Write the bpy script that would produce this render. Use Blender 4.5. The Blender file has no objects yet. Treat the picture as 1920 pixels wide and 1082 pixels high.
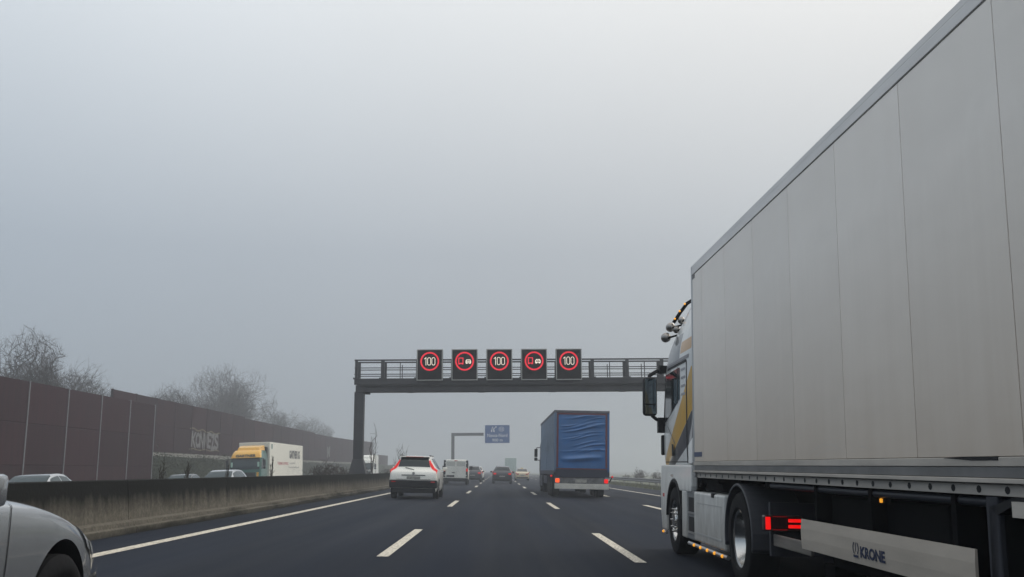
import bpy, bmesh, math, random
import numpy as np
from mathutils import Vector, Matrix

S = bpy.context.scene
COL = S.collection
rad = math.radians

# ------------------------------------------------------------------ camera
CF = 0.0272                      # crossfall of our carriageway (falls to the right)
EYE = 1.160
cam_d = bpy.data.cameras.new('camera')
cam = bpy.data.objects.new('camera', cam_d); COL.objects.link(cam)
cam_d.sensor_width = 36.0
cam_d.lens = 36.0 * 1802.0 / 1920.0
cam_d.clip_start = 0.05; cam_d.clip_end = 6000
def cam_axes(pitch, yaw, roll):
    f = Vector((math.sin(yaw)*math.cos(pitch), math.cos(yaw)*math.cos(pitch), math.sin(pitch)))
    r = Vector((math.cos(yaw), -math.sin(yaw), 0)); u = r.cross(f)
    r2 = r*math.cos(roll) + u*math.sin(roll); u2 = u*math.cos(roll) - r*math.sin(roll)
    return r2, u2, f
_r, _u, _f = cam_axes(0.18696, 0.01557, -0.00662)
cam.matrix_world = Matrix(((_r.x, _u.x, -_f.x, 0), (_r.y, _u.y, -_f.y, 0), (_r.z, _u.z, -_f.z, EYE), (0, 0, 0, 1)))
S.camera = cam

# ------------------------------------------------------------------ sky, sun, exposure
SUN_EL, SUN_AZ = rad(42), rad(66)          # azimuth clockwise from straight ahead (+Y)
sun_dir = Vector((math.sin(SUN_AZ)*math.cos(SUN_EL), math.cos(SUN_AZ)*math.cos(SUN_EL), math.sin(SUN_EL)))
W = bpy.data.worlds.new('World'); S.world = W; W.use_nodes = True
nt = W.node_tree; N = nt.nodes; Lk = nt.links
for n in list(N): N.remove(n)
out = N.new('ShaderNodeOutputWorld'); bg = N.new('ShaderNodeBackground'); Lk.new(bg.outputs[0], out.inputs[0])
sky = N.new('ShaderNodeTexSky'); sky.sky_type = 'NISHITA'; sky.sun_disc = False
sky.sun_elevation = SUN_EL; sky.sun_rotation = SUN_AZ; sky.dust_density = 6; sky.air_density = 1.0
skyk = N.new('ShaderNodeVectorMath'); skyk.operation = 'SCALE'; skyk.inputs['Scale'].default_value = 0.08
Lk.new(sky.outputs[0], skyk.inputs[0])
tc = N.new('ShaderNodeTexCoord'); sep = N.new('ShaderNodeSeparateXYZ'); Lk.new(tc.outputs['Generated'], sep.inputs[0])
# overcast luminance: three times as bright overhead as at the horizon
ramp = N.new('ShaderNodeValToRGB'); Lk.new(sep.outputs['Z'], ramp.inputs[0])
el = ramp.color_ramp.elements
el[0].position = 0.0; el[0].color = (0.325, 0.362, 0.40, 1)
el[1].position = 1.0; el[1].color = (1.13, 1.15, 1.17, 1)
e2 = el.new(0.22); e2.color = (0.435, 0.478, 0.525, 1)
e3 = el.new(0.46); e3.color = (0.76, 0.80, 0.83, 1)
# soft brightening round the hidden sun, and faint cloud mottling
dot = N.new('ShaderNodeVectorMath'); dot.operation = 'DOT_PRODUCT'
nrm = N.new('ShaderNodeVectorMath'); nrm.operation = 'NORMALIZE'
Lk.new(tc.outputs['Generated'], nrm.inputs[0]); Lk.new(nrm.outputs[0], dot.inputs[0])
dot.inputs[1].default_value = (math.sin(SUN_AZ)*.8, math.cos(SUN_AZ)*.8, .6)
mr = N.new('ShaderNodeMapRange'); mr.inputs[1].default_value = -1; mr.inputs[2].default_value = 1
mr.inputs[3].default_value = 0.0; mr.inputs[4].default_value = 1.0
Lk.new(dot.outputs['Value'], mr.inputs[0])
glow = N.new('ShaderNodeMix'); glow.data_type = 'RGBA'; Lk.new(mr.outputs[0], glow.inputs[0])
glow.inputs[6].default_value = (.62, .80, .985, 1); glow.inputs[7].default_value = (1.27, 1.185, 1.10, 1)
noi = N.new('ShaderNodeTexNoise'); noi.inputs['Scale'].default_value = 2.2; noi.inputs['Detail'].default_value = 3
Lk.new(tc.outputs['Generated'], noi.inputs['Vector'])
mr2 = N.new('ShaderNodeMapRange'); mr2.inputs[3].default_value = 0.94; mr2.inputs[4].default_value = 1.06
Lk.new(noi.outputs['Fac'], mr2.inputs[0])
oc = N.new('ShaderNodeVectorMath'); oc.operation = 'SCALE'; Lk.new(mr2.outputs[0], oc.inputs['Scale'])
gm_ = N.new('ShaderNodeVectorMath'); gm_.operation = 'MULTIPLY'; Lk.new(ramp.outputs[0], gm_.inputs[0]); Lk.new(glow.outputs[2], gm_.inputs[1]); Lk.new(gm_.outputs[0], oc.inputs[0])
mx = N.new('ShaderNodeMix'); mx.data_type = 'RGBA'; mx.inputs[0].default_value = 0.94     # cloud cover over the clear sky
Lk.new(skyk.outputs[0], mx.inputs[6]); Lk.new(oc.outputs[0], mx.inputs[7])
Lk.new(mx.outputs[2], bg.inputs[0]); bg.inputs[1].default_value = 1.0

sd = bpy.data.lights.new('sun', 'SUN'); sd.energy = 1.15; sd.angle = rad(35); sd.color = (1, 0.965, 0.91)
so = bpy.data.objects.new('sun', sd); COL.objects.link(so)
so.rotation_euler = sun_dir.to_track_quat('Z', 'Y').to_euler(); so.location = (40, -20, 60)

S.view_settings.view_transform = 'Standard'; S.view_settings.look = 'None'
S.view_settings.exposure = 0.0; S.view_settings.gamma = 1.0; S.view_settings.use_curve_mapping = False
S.render.engine = 'CYCLES'
S.cycles.use_denoising = True
try: S.cycles.denoiser = 'OPENIMAGEDENOISE'
except Exception: pass
S.cycles.volume_bounces = 2; S.cycles.max_bounces = 8; S.cycles.caustics_reflective = False; S.cycles.caustics_refractive = False

# ------------------------------------------------------------------ materials
MATS = {}
def mat(name, col, rough=0.6, metal=0.0, var=0.0, vscale=3.0, bump=0.0, bscale=40.0, coat=0.0, emit=None, estr=1.0, stretch=None, spec=None, trans=0.0):
    if name in MATS: return MATS[name]
    m = bpy.data.materials.new(name); m.use_nodes = True; MATS[name] = m
    t = m.node_tree; b = t.nodes['Principled BSDF']
    c4 = (*col, 1)
    b.inputs['Base Color'].default_value = c4; b.inputs['Roughness'].default_value = rough; b.inputs['Metallic'].default_value = metal
    if coat: b.inputs['Coat Weight'].default_value = coat; b.inputs['Coat Roughness'].default_value = 0.06
    if spec is not None: b.inputs['Specular IOR Level'].default_value = spec
    if trans: b.inputs['Transmission Weight'].default_value = trans
    if emit: b.inputs['Emission Color'].default_value = (*emit, 1); b.inputs['Emission Strength'].default_value = estr
    if var or bump:
        co = t.nodes.new('ShaderNodeTexCoord'); mp = t.nodes.new('ShaderNodeMapping'); t.links.new(co.outputs['Object'], mp.inputs[0])
        if stretch: mp.inputs['Scale'].default_value = stretch
    if var:
        n = t.nodes.new('ShaderNodeTexNoise'); n.inputs['Scale'].default_value = vscale; n.inputs['Detail'].default_value = 5; n.inputs['Roughness'].default_value = .6
        t.links.new(mp.outputs[0], n.inputs['Vector'])
        r = t.nodes.new('ShaderNodeValToRGB'); r.color_ramp.elements[0].position = .3; r.color_ramp.elements[1].position = .7
        r.color_ramp.elements[0].color = (*[x*(1-var) for x in col], 1); r.color_ramp.elements[1].color = (*[min(1, x*(1+var)) for x in col], 1)
        t.links.new(n.outputs['Fac'], r.inputs[0]); t.links.new(r.outputs[0], b.inputs['Base Color'])
    if bump:
        n = t.nodes.new('ShaderNodeTexNoise'); n.inputs['Scale'].default_value = bscale; n.inputs['Detail'].default_value = 4
        t.links.new(mp.outputs[0], n.inputs['Vector'])
        bp = t.nodes.new('ShaderNodeBump'); bp.inputs['Strength'].default_value = bump; bp.inputs['Distance'].default_value = 0.02
        t.links.new(n.outputs['Fac'], bp.inputs['Height']); t.links.new(bp.outputs[0], b.inputs['Normal'])
    return m
def nodes(m): return m.node_tree.nodes, m.node_tree.links, m.node_tree.nodes['Principled BSDF']
def mathn(t, op, a, b=None, clamp=False):
    n = t.nodes.new('ShaderNodeMath'); n.operation = op; n.use_clamp = clamp
    for i, v in enumerate((a, b)):
        if v is None: continue
        if isinstance(v, (int, float)): n.inputs[i].default_value = v
        else: t.links.new(v, n.inputs[i])
    return n.outputs[0]
def maprange(t, v, a, b, c=0.0, d=1.0):
    n = t.nodes.new('ShaderNodeMapRange'); t.links.new(v, n.inputs[0])
    for i, x in enumerate((a, b, c, d)): n.inputs[i+1].default_value = x
    return n.outputs[0]
def mixc(t, fac, a, b):
    n = t.nodes.new('ShaderNodeMix'); n.data_type = 'RGBA'
    if isinstance(fac, (int, float)): n.inputs[0].default_value = fac
    else: t.links.new(fac, n.inputs[0])
    for i, v in ((6, a), (7, b)):
        if isinstance(v, tuple): n.inputs[i].default_value = (*v, 1)
        else: t.links.new(v, n.inputs[i])
    return n.outputs[2]
def noise(t, vec, scale, detail=4, rough=.55):
    n = t.nodes.new('ShaderNodeTexNoise'); n.inputs['Scale'].default_value = scale; n.inputs['Detail'].default_value = detail; n.inputs['Roughness'].default_value = rough
    if vec is not None: t.links.new(vec, n.inputs['Vector'])
    return n.outputs['Fac']
def objco(t, scale=None):
    co = t.nodes.new('ShaderNodeTexCoord')
    if scale is None: return co.outputs['Object']
    mp = t.nodes.new('ShaderNodeMapping'); mp.inputs['Scale'].default_value = scale; t.links.new(co.outputs['Object'], mp.inputs[0]); return mp.outputs[0]
def bumpn(t, h, strength, dist, b):
    bp = t.nodes.new('ShaderNodeBump'); bp.inputs['Strength'].default_value = strength; bp.inputs['Distance'].default_value = dist
    t.links.new(h, bp.inputs['Height']); t.links.new(bp.outputs[0], b.inputs['Normal'])

def asphalt(name, base):
    m = mat(name, base, .8, spec=.09); t = m.node_tree; b = t.nodes['Principled BSDF']
    # long wear tracks and patches along the driving direction, fine grit
    n1 = noise(t, objco(t, (1.1, .03, 1)), 1.0, 4); n2 = noise(t, objco(t), 55, 3, .7); n3 = noise(t, objco(t, (.3, .08, 1)), 1.5, 4)
    s = mathn(t, 'ADD', mathn(t, 'MULTIPLY', n1, .55), mathn(t, 'MULTIPLY', n3, .45))
    c1 = mixc(t, maprange(t, s, .38, .62), tuple(x*.62 for x in base), tuple(x*1.5 for x in base))
    sx = t.nodes.new('ShaderNodeSeparateXYZ'); t.links.new(objco(t), sx.inputs[0])
    trk = mathn(t, 'COSINE', mathn(t, 'MULTIPLY', mathn(t, 'SUBTRACT', sx.outputs['X'], 1.04), 2*math.pi/1.73))      # polished wheel tracks
    c1 = mixc(t, maprange(t, mathn(t, 'ADD', trk, mathn(t, 'MULTIPLY', n3, 1.2)), .0, 1.6, 0, .30), c1, tuple(x*1.9 for x in base))
    c2 = mixc(t, maprange(t, n2, .45, .72, 0, .7), c1, tuple(x*2.6 for x in base))
    t.links.new(c2, b.inputs['Base Color'])
    t.links.new(maprange(t, n1, .3, .7, .66, .88), b.inputs['Roughness'])
    bumpn(t, n2, .35, .006, b)
    return m
M_ASPH = asphalt('asphalt_new', (.0070, .0096, .0160))
M_ASPH2 = asphalt('asphalt_shoulder', (.045, .047, .052))
def paintline():
    m = mat('road_paint', (.62, .56, .44), .6); t = m.node_tree; b = t.nodes['Principled BSDF']
    n = noise(t, objco(t, (7, 1.2, 1)), 5, 6, .7); n2 = noise(t, objco(t), 120, 2)
    c = mixc(t, maprange(t, n, .36, .56), (.30, .26, .19), (.70, .64, .52))
    c = mixc(t, maprange(t, n2, .50, .66, 0, .55), c, (.16, .15, .14)); t.links.new(c, b.inputs['Base Color']); bumpn(t, n2, .3, .004, b); return m
M_LINE = paintline()

def concrete():
    m = mat('barrier_concrete', (.2, .19, .16), .9, spec=.1); t = m.node_tree; b = t.nodes['Principled BSDF']
    sp = t.nodes.new('ShaderNodeSeparateXYZ'); co = t.nodes.new('ShaderNodeTexCoord')
    geo = t.nodes.new('ShaderNodeNewGeometry')
    t.links.new(co.outputs['Object'], sp.inputs[0]); z = sp.outputs['Z']
    def posn(scale, sc, det=5, r=.6):
        mp = t.nodes.new('ShaderNodeMapping'); mp.inputs['Scale'].default_value = scale; t.links.new(geo.outputs['Position'], mp.inputs[0]); return noise(t, mp.outputs[0], sc, det, r)
    streak = posn((1, 1.6, .12), 2.2); fine = posn((1, 1, 1), 14); blot = posn((1, .35, 1.4), 1.1)
    # soot and algae: runs down from the top edge in streaks of uneven length
    edge = mathn(t, 'ADD', z, mathn(t, 'MULTIPLY', mathn(t, 'SUBTRACT', streak, .5), -.55))
    soot = maprange(t, edge, .34, .66)
    foot = maprange(t, mathn(t, 'ADD', z, mathn(t, 'MULTIPLY', mathn(t, 'SUBTRACT', blot, .5), -.6)), .20, .03)
    clean = mixc(t, maprange(t, fine, .35, .65), (.092, .083, .066), (.155, .140, .113))
    clean = mixc(t, maprange(t, blot, .52, .66, 0, .6), clean, (.045, .040, .022))
    c = mixc(t, soot, clean, (.010, .010, .0085)); c = mixc(t, mathn(t, 'MULTIPLY', foot, .85), c, (.012, .012, .009))
    t.links.new(c, b.inputs['Base Color']); bumpn(t, fine, .5, .02, b); return m
M_CONC = concrete()
M_PLINTH = mat('plinth_concrete', (.23, .225, .20), .9, var=.3, vscale=.8)

def wallpanel():
    m = mat('noise_wall_panel', (.05, .03, .032), .85, spec=.1); t = m.node_tree; b = t.nodes['Principled BSDF']
    geo = t.nodes.new('ShaderNodeNewGeometry'); oi = t.nodes.new('ShaderNodeObjectInfo')
    mp = t.nodes.new('ShaderNodeMapping'); mp.inputs['Scale'].default_value = (1, 2.2, .25); t.links.new(geo.outputs['Position'], mp.inputs[0])
    n = noise(t, mp.outputs[0], 1.3, 5, .65)
    wv = t.nodes.new('ShaderNodeTexWave'); wv.bands_direction = 'Y'; wv.inputs['Scale'].default_value = 3.2; t.links.new(geo.outputs['Position'], wv.inputs['Vector'])
    c = mixc(t, maprange(t, n, .3, .7), (.023, .0065, .0085), (.040, .0115, .0140))
    k = maprange(t, oi.outputs['Random'], 0, 1, .82, 1.18)
    vm = t.nodes.new('ShaderNodeVectorMath'); vm.operation = 'SCALE'; t.links.new(c, vm.inputs[0]); t.links.new(k, vm.inputs['Scale'])
    t.links.new(vm.outputs[0], b.inputs['Base Color']); bumpn(t, wv.outputs['Fac'], .6, .03, b); return m
M_WALL = wallpanel()
M_POSTG = mat('galvanised_post', (.17, .17, .18), .55, .5, var=.2, vscale=2)
M_GANTRY = mat('gantry_paint', (.048, .047, .050), .55, .2, var=.22, vscale=1.2, bump=.1, bscale=6)
M_GRASS = mat('verge_grass', (.075, .080, .034), .95, var=.5, vscale=.9, bump=.8, bscale=9)
M_SOIL = mat('field_ground', (.065, .066, .040), .95, var=.4, vscale=.05)
M_IVY = mat('ivy_leaves', (.022, .027, .012), .9, var=.45, vscale=.6, spec=.1)
M_BARK = mat('bark', (.050, .042, .036), .95, var=.3, vscale=2)
M_TWIG = mat('twig', (.062, .050, .044), .95)
M_WEED = mat('dry_weed', (.040, .034, .026), .95)
M_BLACK = mat('black_plastic', (.009, .009, .0105), .6, spec=.3)
M_RUBBER = mat('tyre_rubber', (.011, .011, .012), .85, var=.3, vscale=6, bump=.15, bscale=30, spec=.15)
M_CHASSIS = mat('chassis_dark', (.0038, .004, .005), .8, .0, spec=.06, var=.4, vscale=2)
M_GLASS = mat('tinted_glass', (.010, .016, .019), .06, spec=.5)
M_GLASS2 = mat('side_glass', (.020, .038, .044), .06, spec=.28)
M_CHROME = mat('chrome', (.55, .54, .52), .2, 1.0)
M_ALU = mat('aluminium', (.48, .48, .48), .38, .85, var=.12, vscale=4)
M_WHITE = mat('white_paint', (.78, .78, .74), .35, coat=.4, var=.04, vscale=1.2)
M_SUVW = mat('pearl_white_paint', (.88, .86, .78), .3, coat=.8, var=.03, vscale=2)
M_VANW = mat('van_white_paint', (.80, .79, .72), .4, coat=.4, var=.07, vscale=1.5)
M_SILV = mat('silver_paint', (.46, .48, .50), .24, .7, coat=.9, var=.06, vscale=2.5)
M_DARK = mat('anthracite_paint', (.028, .028, .034), .3, .3, coat=.9)
M_GREYC = mat('grey_paint', (.05, .052, .058), .35, .3, coat=.8)
M_TAXI = mat('taxi_beige_paint', (.60, .50, .33), .35, coat=.6)
M_TAILR = mat('tail_lamp_red', (.30, .004, .004), .4, emit=(1, .008, .006), estr=.45, spec=.2)
M_TAILD = mat('tail_lamp_faint_glow', (.20, .012, .012), .25, coat=.5, emit=(1, .02, .02), estr=.12)  # unlit lenses and reflectors, given a faint glow of their own
M_LEDR = mat('truck_led_red', (.3, .005, .005), .4, emit=(1, .006, .005), estr=.85)
M_AMBER = mat('amber_marker', (.7, .35, .03), .3, emit=(1, .40, .03), estr=.85)
M_HEADL = mat('headlamp_lens', (.34, .36, .38), .16, .2, coat=.6)
M_PLATE = mat('number_plate', (.68, .68, .64), .5)
M_DPLATE = mat('dirty_plate', (.30, .29, .26), .6, var=.4, vscale=8)
M_REFL = mat('reflector_strip', (.58, .56, .50), .5, var=.12, vscale=3)

def trailer_skin():
    m = mat('trailer_grey_skin', (.5, .5, .5), .42, .0); t = m.node_tree; b = t.nodes['Principled BSDF']
    geo = t.nodes.new('ShaderNodeNewGeometry'); sp = t.nodes.new('ShaderNodeSeparateXYZ'); t.links.new(geo.outputs['Position'], sp.inputs[0])
    oi = t.nodes.new('ShaderNodeObjectInfo')
    mp = t.nodes.new('ShaderNodeMapping'); mp.inputs['Scale'].default_value = (1, 3.5, .22); t.links.new(geo.outputs['Position'], mp.inputs[0])
    run = noise(t, mp.outputs[0], 1.6, 6, .65)
    mp2 = t.nodes.new('ShaderNodeMapping'); mp2.inputs['Scale'].default_value = (1, .5, .8); t.links.new(geo.outputs['Position'], mp2.inputs[0])
    cloud = noise(t, mp2.outputs[0], .9, 4)
    # road film: thickest near the floor, thinning upward in runs
    film = maprange(t, mathn(t, 'ADD', sp.outputs['Z'], mathn(t, 'MULTIPLY', run, .8)), 3.5, 1.5, 0, .85)
    c = mixc(t, maprange(t, cloud, .3, .7), (.87, .81, .745), (.91, .855, .79))
    c = mixc(t, film, c, (.51, .42, .33))
    # scuffs where loads and branches rubbed
    mp3 = t.nodes.new('ShaderNodeMapping'); mp3.inputs['Scale'].default_value = (1, .8, 4); t.links.new(geo.outputs['Position'], mp3.inputs[0])
    sc = noise(t, mp3.outputs[0], 1.3, 6, .72); low = maprange(t, sp.outputs['Z'], 2.0, 1.35)
    c = mixc(t, mathn(t, 'MULTIPLY', maprange(t, sc, .63, .69), mathn(t, 'MULTIPLY', low, .35)), c, (.62, .60, .56))
    k = maprange(t, oi.outputs['Random'], 0, 1, .97, 1.03)
    vm = t.nodes.new('ShaderNodeVectorMath'); vm.operation = 'SCALE'; t.links.new(c, vm.inputs[0]); t.links.new(k, vm.inputs['Scale'])
    t.links.new(vm.outputs[0], b.inputs['Base Color'])
    t.links.new(maprange(t, run, .3, .7, .36, .55), b.inputs['Roughness'])
    dent = noise(t, mp2.outputs[0], 3.0, 2); bumpn(t, dent, .25, .03, b); return m
M_TSKIN = trailer_skin()
M_TPROF = mat('trailer_profile', (.70, .685, .67), .42, .0, var=.12, vscale=2, stretch=(1, .4, 3))
M_TLOW = mat('trailer_lower_profile', (.46, .42, .37), .6, .1, var=.2, vscale=2.5, stretch=(1, .5, 3))
M_TDARK = mat('trailer_dark_band', (.16, .158, .155), .55, .1, var=.18, vscale=2.5)
M_SKIRT = mat('side_guard_panel', (.46, .405, .34), .5, .1, var=.14, vscale=1.6, stretch=(1, .6, 2.5))
M_NAVY = mat('logo_navy', (.006, .014, .050), .6)
M_BLUEPL = mat('blue_plate', (.05, .07, .14), .5)

def cab_livery():
    m = mat('cab_livery', (.72, .72, .70), .3, coat=.5); t = m.node_tree; b = t.nodes['Principled BSDF']
    sp = t.nodes.new('ShaderNodeSeparateXYZ'); co = t.nodes.new('ShaderNodeTexCoord'); t.links.new(co.outputs['Object'], sp.inputs[0])
    y, z = sp.outputs['Y'], sp.outputs['Z']
    # two diagonals fanning upward from the front wheel to the back of the cab
    zz = mathn(t, 'SUBTRACT', z, 1.33)
    d1 = mathn(t, 'ADD', y, mathn(t, 'MULTIPLY', zz, 1.65)); d2 = mathn(t, 'ADD', y, mathn(t, 'MULTIPLY', zz, 2.5))
    ochre = mathn(t, 'MULTIPLY', maprange(t, d1, 2.46, 2.45), maprange(t, d2, 2.03, 2.04))
    low = mathn(t, 'ADD', z, mathn(t, 'MULTIPLY', mathn(t, 'SUBTRACT', 1.5, y), -.26))
    grey = mathn(t, 'MULTIPLY', maprange(t, d2, 2.03, 2.02), maprange(t, low, 1.31, 1.32))
    roofg = mathn(t, 'MULTIPLY', mathn(t, 'MULTIPLY', maprange(t, z, 2.84, 2.85), maprange(t, y, 1.16, 1.17)), maprange(t, z, 3.24, 3.23))
    tan = mathn(t, 'MULTIPLY', mathn(t, 'MULTIPLY', mathn(t, 'MULTIPLY', maprange(t, z, 2.90, 2.91), maprange(t, z, 3.09, 3.08)), maprange(t, y, 1.13, 1.12)), maprange(t, y, .3, .31))
    c = mixc(t, ochre, (.72, .72, .70), (.62, .36, .06)); c = mixc(t, grey, c, (.085, .09, .10)); c = mixc(t, roofg, c, (.15, .16, .17)); c = mixc(t, tan, c, (.58, .37, .20))
    dirt = noise(t, objco(t, (1, 1, .4)), 4, 5); c = mixc(t, maprange(t, dirt, .5, .75, 0, .25), c, (.30, .27, .22))
    t.links.new(c, b.inputs['Base Color']); return m
M_CAB = cab_livery()
def grimy_white():
    m = mat('grimy_white', (.72, .72, .69), .4, coat=.25); t = m.node_tree; b = t.nodes['Principled BSDF']
    sp = t.nodes.new('ShaderNodeSeparateXYZ'); t.links.new(objco(t), sp.inputs[0]); n = noise(t, objco(t, (1, 2.5, .8)), 3.5, 6, .65)
    f = maprange(t, mathn(t, 'SUBTRACT', mathn(t, 'MULTIPLY', n, 1.5), sp.outputs['Z']), -.35, .55, 0, .75)
    c = mixc(t, f, (.74, .74, .71), (.26, .235, .20)); t.links.new(c, b.inputs['Base Color']); return m
M_GRIME = grimy_white()

# ------------------------------------------------------------------ mesh helpers
class MB:
    """collects geometry, builds ONE mesh object"""
    def __init__(s): s.v = []; s.f = []; s.m = []
    def add(s, vs, fs, mi=0):
        o = len(s.v); s.v += [tuple(v) for v in vs]; s.f += [tuple(i+o for i in f) for f in fs]; s.m += [mi]*len(fs); return s
    def box(s, c, d, mi=0, M=None):
        x, y, z = (k/2 for k in d)
        vs = [Vector((a*x, b*y, e*z)) for a in (-1, 1) for b in (-1, 1) for e in (-1, 1)]
        if M is not None: vs = [M @ v for v in vs]
        vs = [v + Vector(c) for v in vs]
        return s.add(vs, [(0, 1, 3, 2), (4, 6, 7, 5), (0, 4, 5, 1), (2, 3, 7, 6), (0, 2, 6, 4), (1, 5, 7, 3)], mi)
    def b2(s, x0, x1, y0, y1, z0, z1, mi=0): return s.box(((x0+x1)/2, (y0+y1)/2, (z0+z1)/2), (abs(x1-x0), abs(y1-y0), abs(z1-z0)), mi)
    def tube(s, p0, p1, r0, r1=None, n=10, mi=0, caps=True):
        r1 = r0 if r1 is None else r1
        p0, p1 = Vector(p0), Vector(p1); a = (p1-p0)
        if a.length < 1e-6: return s
        a.normalize(); u = a.orthogonal().normalized(); w = a.cross(u)
        vs = [p0+(u*math.cos(2*math.pi*i/n)+w*math.sin(2*math.pi*i/n))*r0 for i in range(n)] + [p1+(u*math.cos(2*math.pi*i/n)+w*math.sin(2*math.pi*i/n))*r1 for i in range(n)]
        fs = [(i, (i+1) % n, n+(i+1) % n, n+i) for i in range(n)]
        if caps: fs += [tuple(range(n-1, -1, -1)), tuple(range(n, 2*n))]
        return s.add(vs, fs, mi)
    def path(s, pts, r, n=8, mi=0):
        for a, b in zip(pts[:-1], pts[1:]): s.tube(a, b, r, r, n, mi)
        for p in pts[1:-1]: s.ball(p, r*1.02, mi, 4, n)
        return s
    def ball(s, c, r, mi=0, nu=6, nv=12, sc=(1, 1, 1)):
        c = Vector(c); vs = [c+Vector((0, 0, r*sc[2]))]
        for i in range(1, nu):
            th = math.pi*i/nu
            for j in range(nv):
                ph = 2*math.pi*j/nv; vs.append(c+Vector((r*sc[0]*math.sin(th)*math.cos(ph), r*sc[1]*math.sin(th)*math.sin(ph), r*sc[2]*math.cos(th))))
        vs.append(c-Vector((0, 0, r*sc[2]))); fs = []
        for j in range(nv): fs.append((0, 1+j, 1+(j+1) % nv))
        for i in range(nu-2):
            for j in range(nv): a = 1+i*nv; fs.append((a+j, a+nv+j, a+nv+(j+1) % nv, a+(j+1) % nv))
        a = 1+(nu-2)*nv; e = len(vs)-1
        for j in range(nv): fs.append((e, a+(j+1) % nv, a+j))
        return s.add(vs, fs, mi)
    def lathe(s, prof, n=32, mi=0, c=(0, 0, 0), axis='x'):
        """prof: (offset along axis, radius)"""
        vs = []; k = len(prof)
        for i in range(n):
            t = 2*math.pi*i/n
            for o, r in prof:
                if axis == 'x': vs.append((c[0]+o, c[1]+r*math.cos(t), c[2]+r*math.sin(t)))
                else: vs.append((c[0]+r*math.cos(t), c[1]+r*math.sin(t), c[2]+o))
        fs = [(i*k+j, ((i+1) % n)*k+j, ((i+1) % n)*k+j+1, i*k+j+1) for i in range(n) for j in range(k-1)]
        return s.add(vs, fs, mi)
    def prism(s, poly, x0, x1, mi=0, axis='x'):
        n = len(poly)
        if axis == 'x': vs = [(x0, a, b) for a, b in poly]+[(x1, a, b) for a, b in poly]
        elif axis == 'y': vs = [(a, x0, b) for a, b in poly]+[(a, x1, b) for a, b in poly]
        else: vs = [(a, b, x0) for a, b in poly]+[(a, b, x1) for a, b in poly]
        return s.add(vs, [tuple(range(n-1, -1, -1)), tuple(range(n, 2*n))]+[(i, (i+1) % n, n+(i+1) % n, n+i) for i in range(n)], mi)
    def grid(s, P, mi=0):
        r, c = len(P), len(P[0]); vs = [p for row in P for p in row]
        return s.add(vs, [(i*c+j, i*c+j+1, (i+1)*c+j+1, (i+1)*c+j) for i in range(r-1) for j in range(c-1)], mi)
    def mesh(s, name, mats, bevel=0, smooth=False, seg=2):
        me = bpy.data.meshes.new(name); me.from_pydata([tuple(v) for v in s.v], [], s.f)
        for m in (mats if isinstance(mats, (list, tuple)) else [mats]): me.materials.append(m)
        me.polygons.foreach_set('material_index', s.m)
        b = bmesh.new(); b.from_mesh(me)
        if bevel:
            b.normal_update()
            es = [e for e in b.edges if len(e.link_faces) == 2 and e.calc_face_angle(0) > .6]
            bmesh.ops.bevel(b, geom=es, offset=bevel, segments=seg, affect='EDGES', profile=.5, clamp_overlap=True)
        bmesh.ops.recalc_face_normals(b, faces=b.faces); b.to_mesh(me); b.free()
        if smooth: shade(me)
        return me
    def build(s, name, mats, parent=None, bevel=0, smooth=False, label=None):
        return link(name, s.mesh(name, mats, bevel, smooth), parent, label)
def shade(me, ang=40):
    me.polygons.foreach_set('use_smooth', [True]*len(me.polygons))
    try: me.set_sharp_from_angle(angle=rad(ang))
    except Exception: pass
def link(name, me, parent=None, label=None, loc=None):
    o = bpy.data.objects.new(name, me); COL.objects.link(o); o.parent = parent
    if label: o['label'] = label
    if loc is not None: o.location = loc
    return o
def thing(name, label, cat, group=None, loc=(0, 0, 0)):
    o = bpy.data.objects.new(name, None); COL.objects.link(o); o.location = loc; o.empty_display_size = .3
    o['label'] = label; o['category'] = cat
    if group: o['group'] = group
    return o
def tag(o, label, cat, group=None):
    o['label'] = label; o['category'] = cat
    if group: o['group'] = group
    return o
def structure(o): o['kind'] = 'structure'; return o
def stuff(o): o['kind'] = 'stuff'; return o
KIDS = {}
def copy_tree(o, parent=None):
    c = o.copy(); COL.objects.link(c); c.parent = parent
    for ch in list(o.children): copy_tree(ch, c)
    return c

TILT = math.atan(CF)
def zr(x): return -CF*x
def place(o, x, y, yaw=0.0, pitch=0.0):
    o.matrix_world = Matrix.Translation((x, y, zr(x))) @ Matrix.Rotation(TILT, 4, 'Y') @ Matrix.Rotation(yaw, 4, 'Z') @ Matrix.Rotation(pitch, 4, 'X'); return o
def zo(x): return -.12 + .026*(x+8.2)
def place_opp(o, x, y, yaw=0.0):
    o.matrix_world = Matrix.Translation((x, y, zo(x))) @ Matrix.Rotation(-math.atan(.026), 4, 'Y') @ Matrix.Rotation(math.pi+yaw, 4, 'Z'); return o

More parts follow.
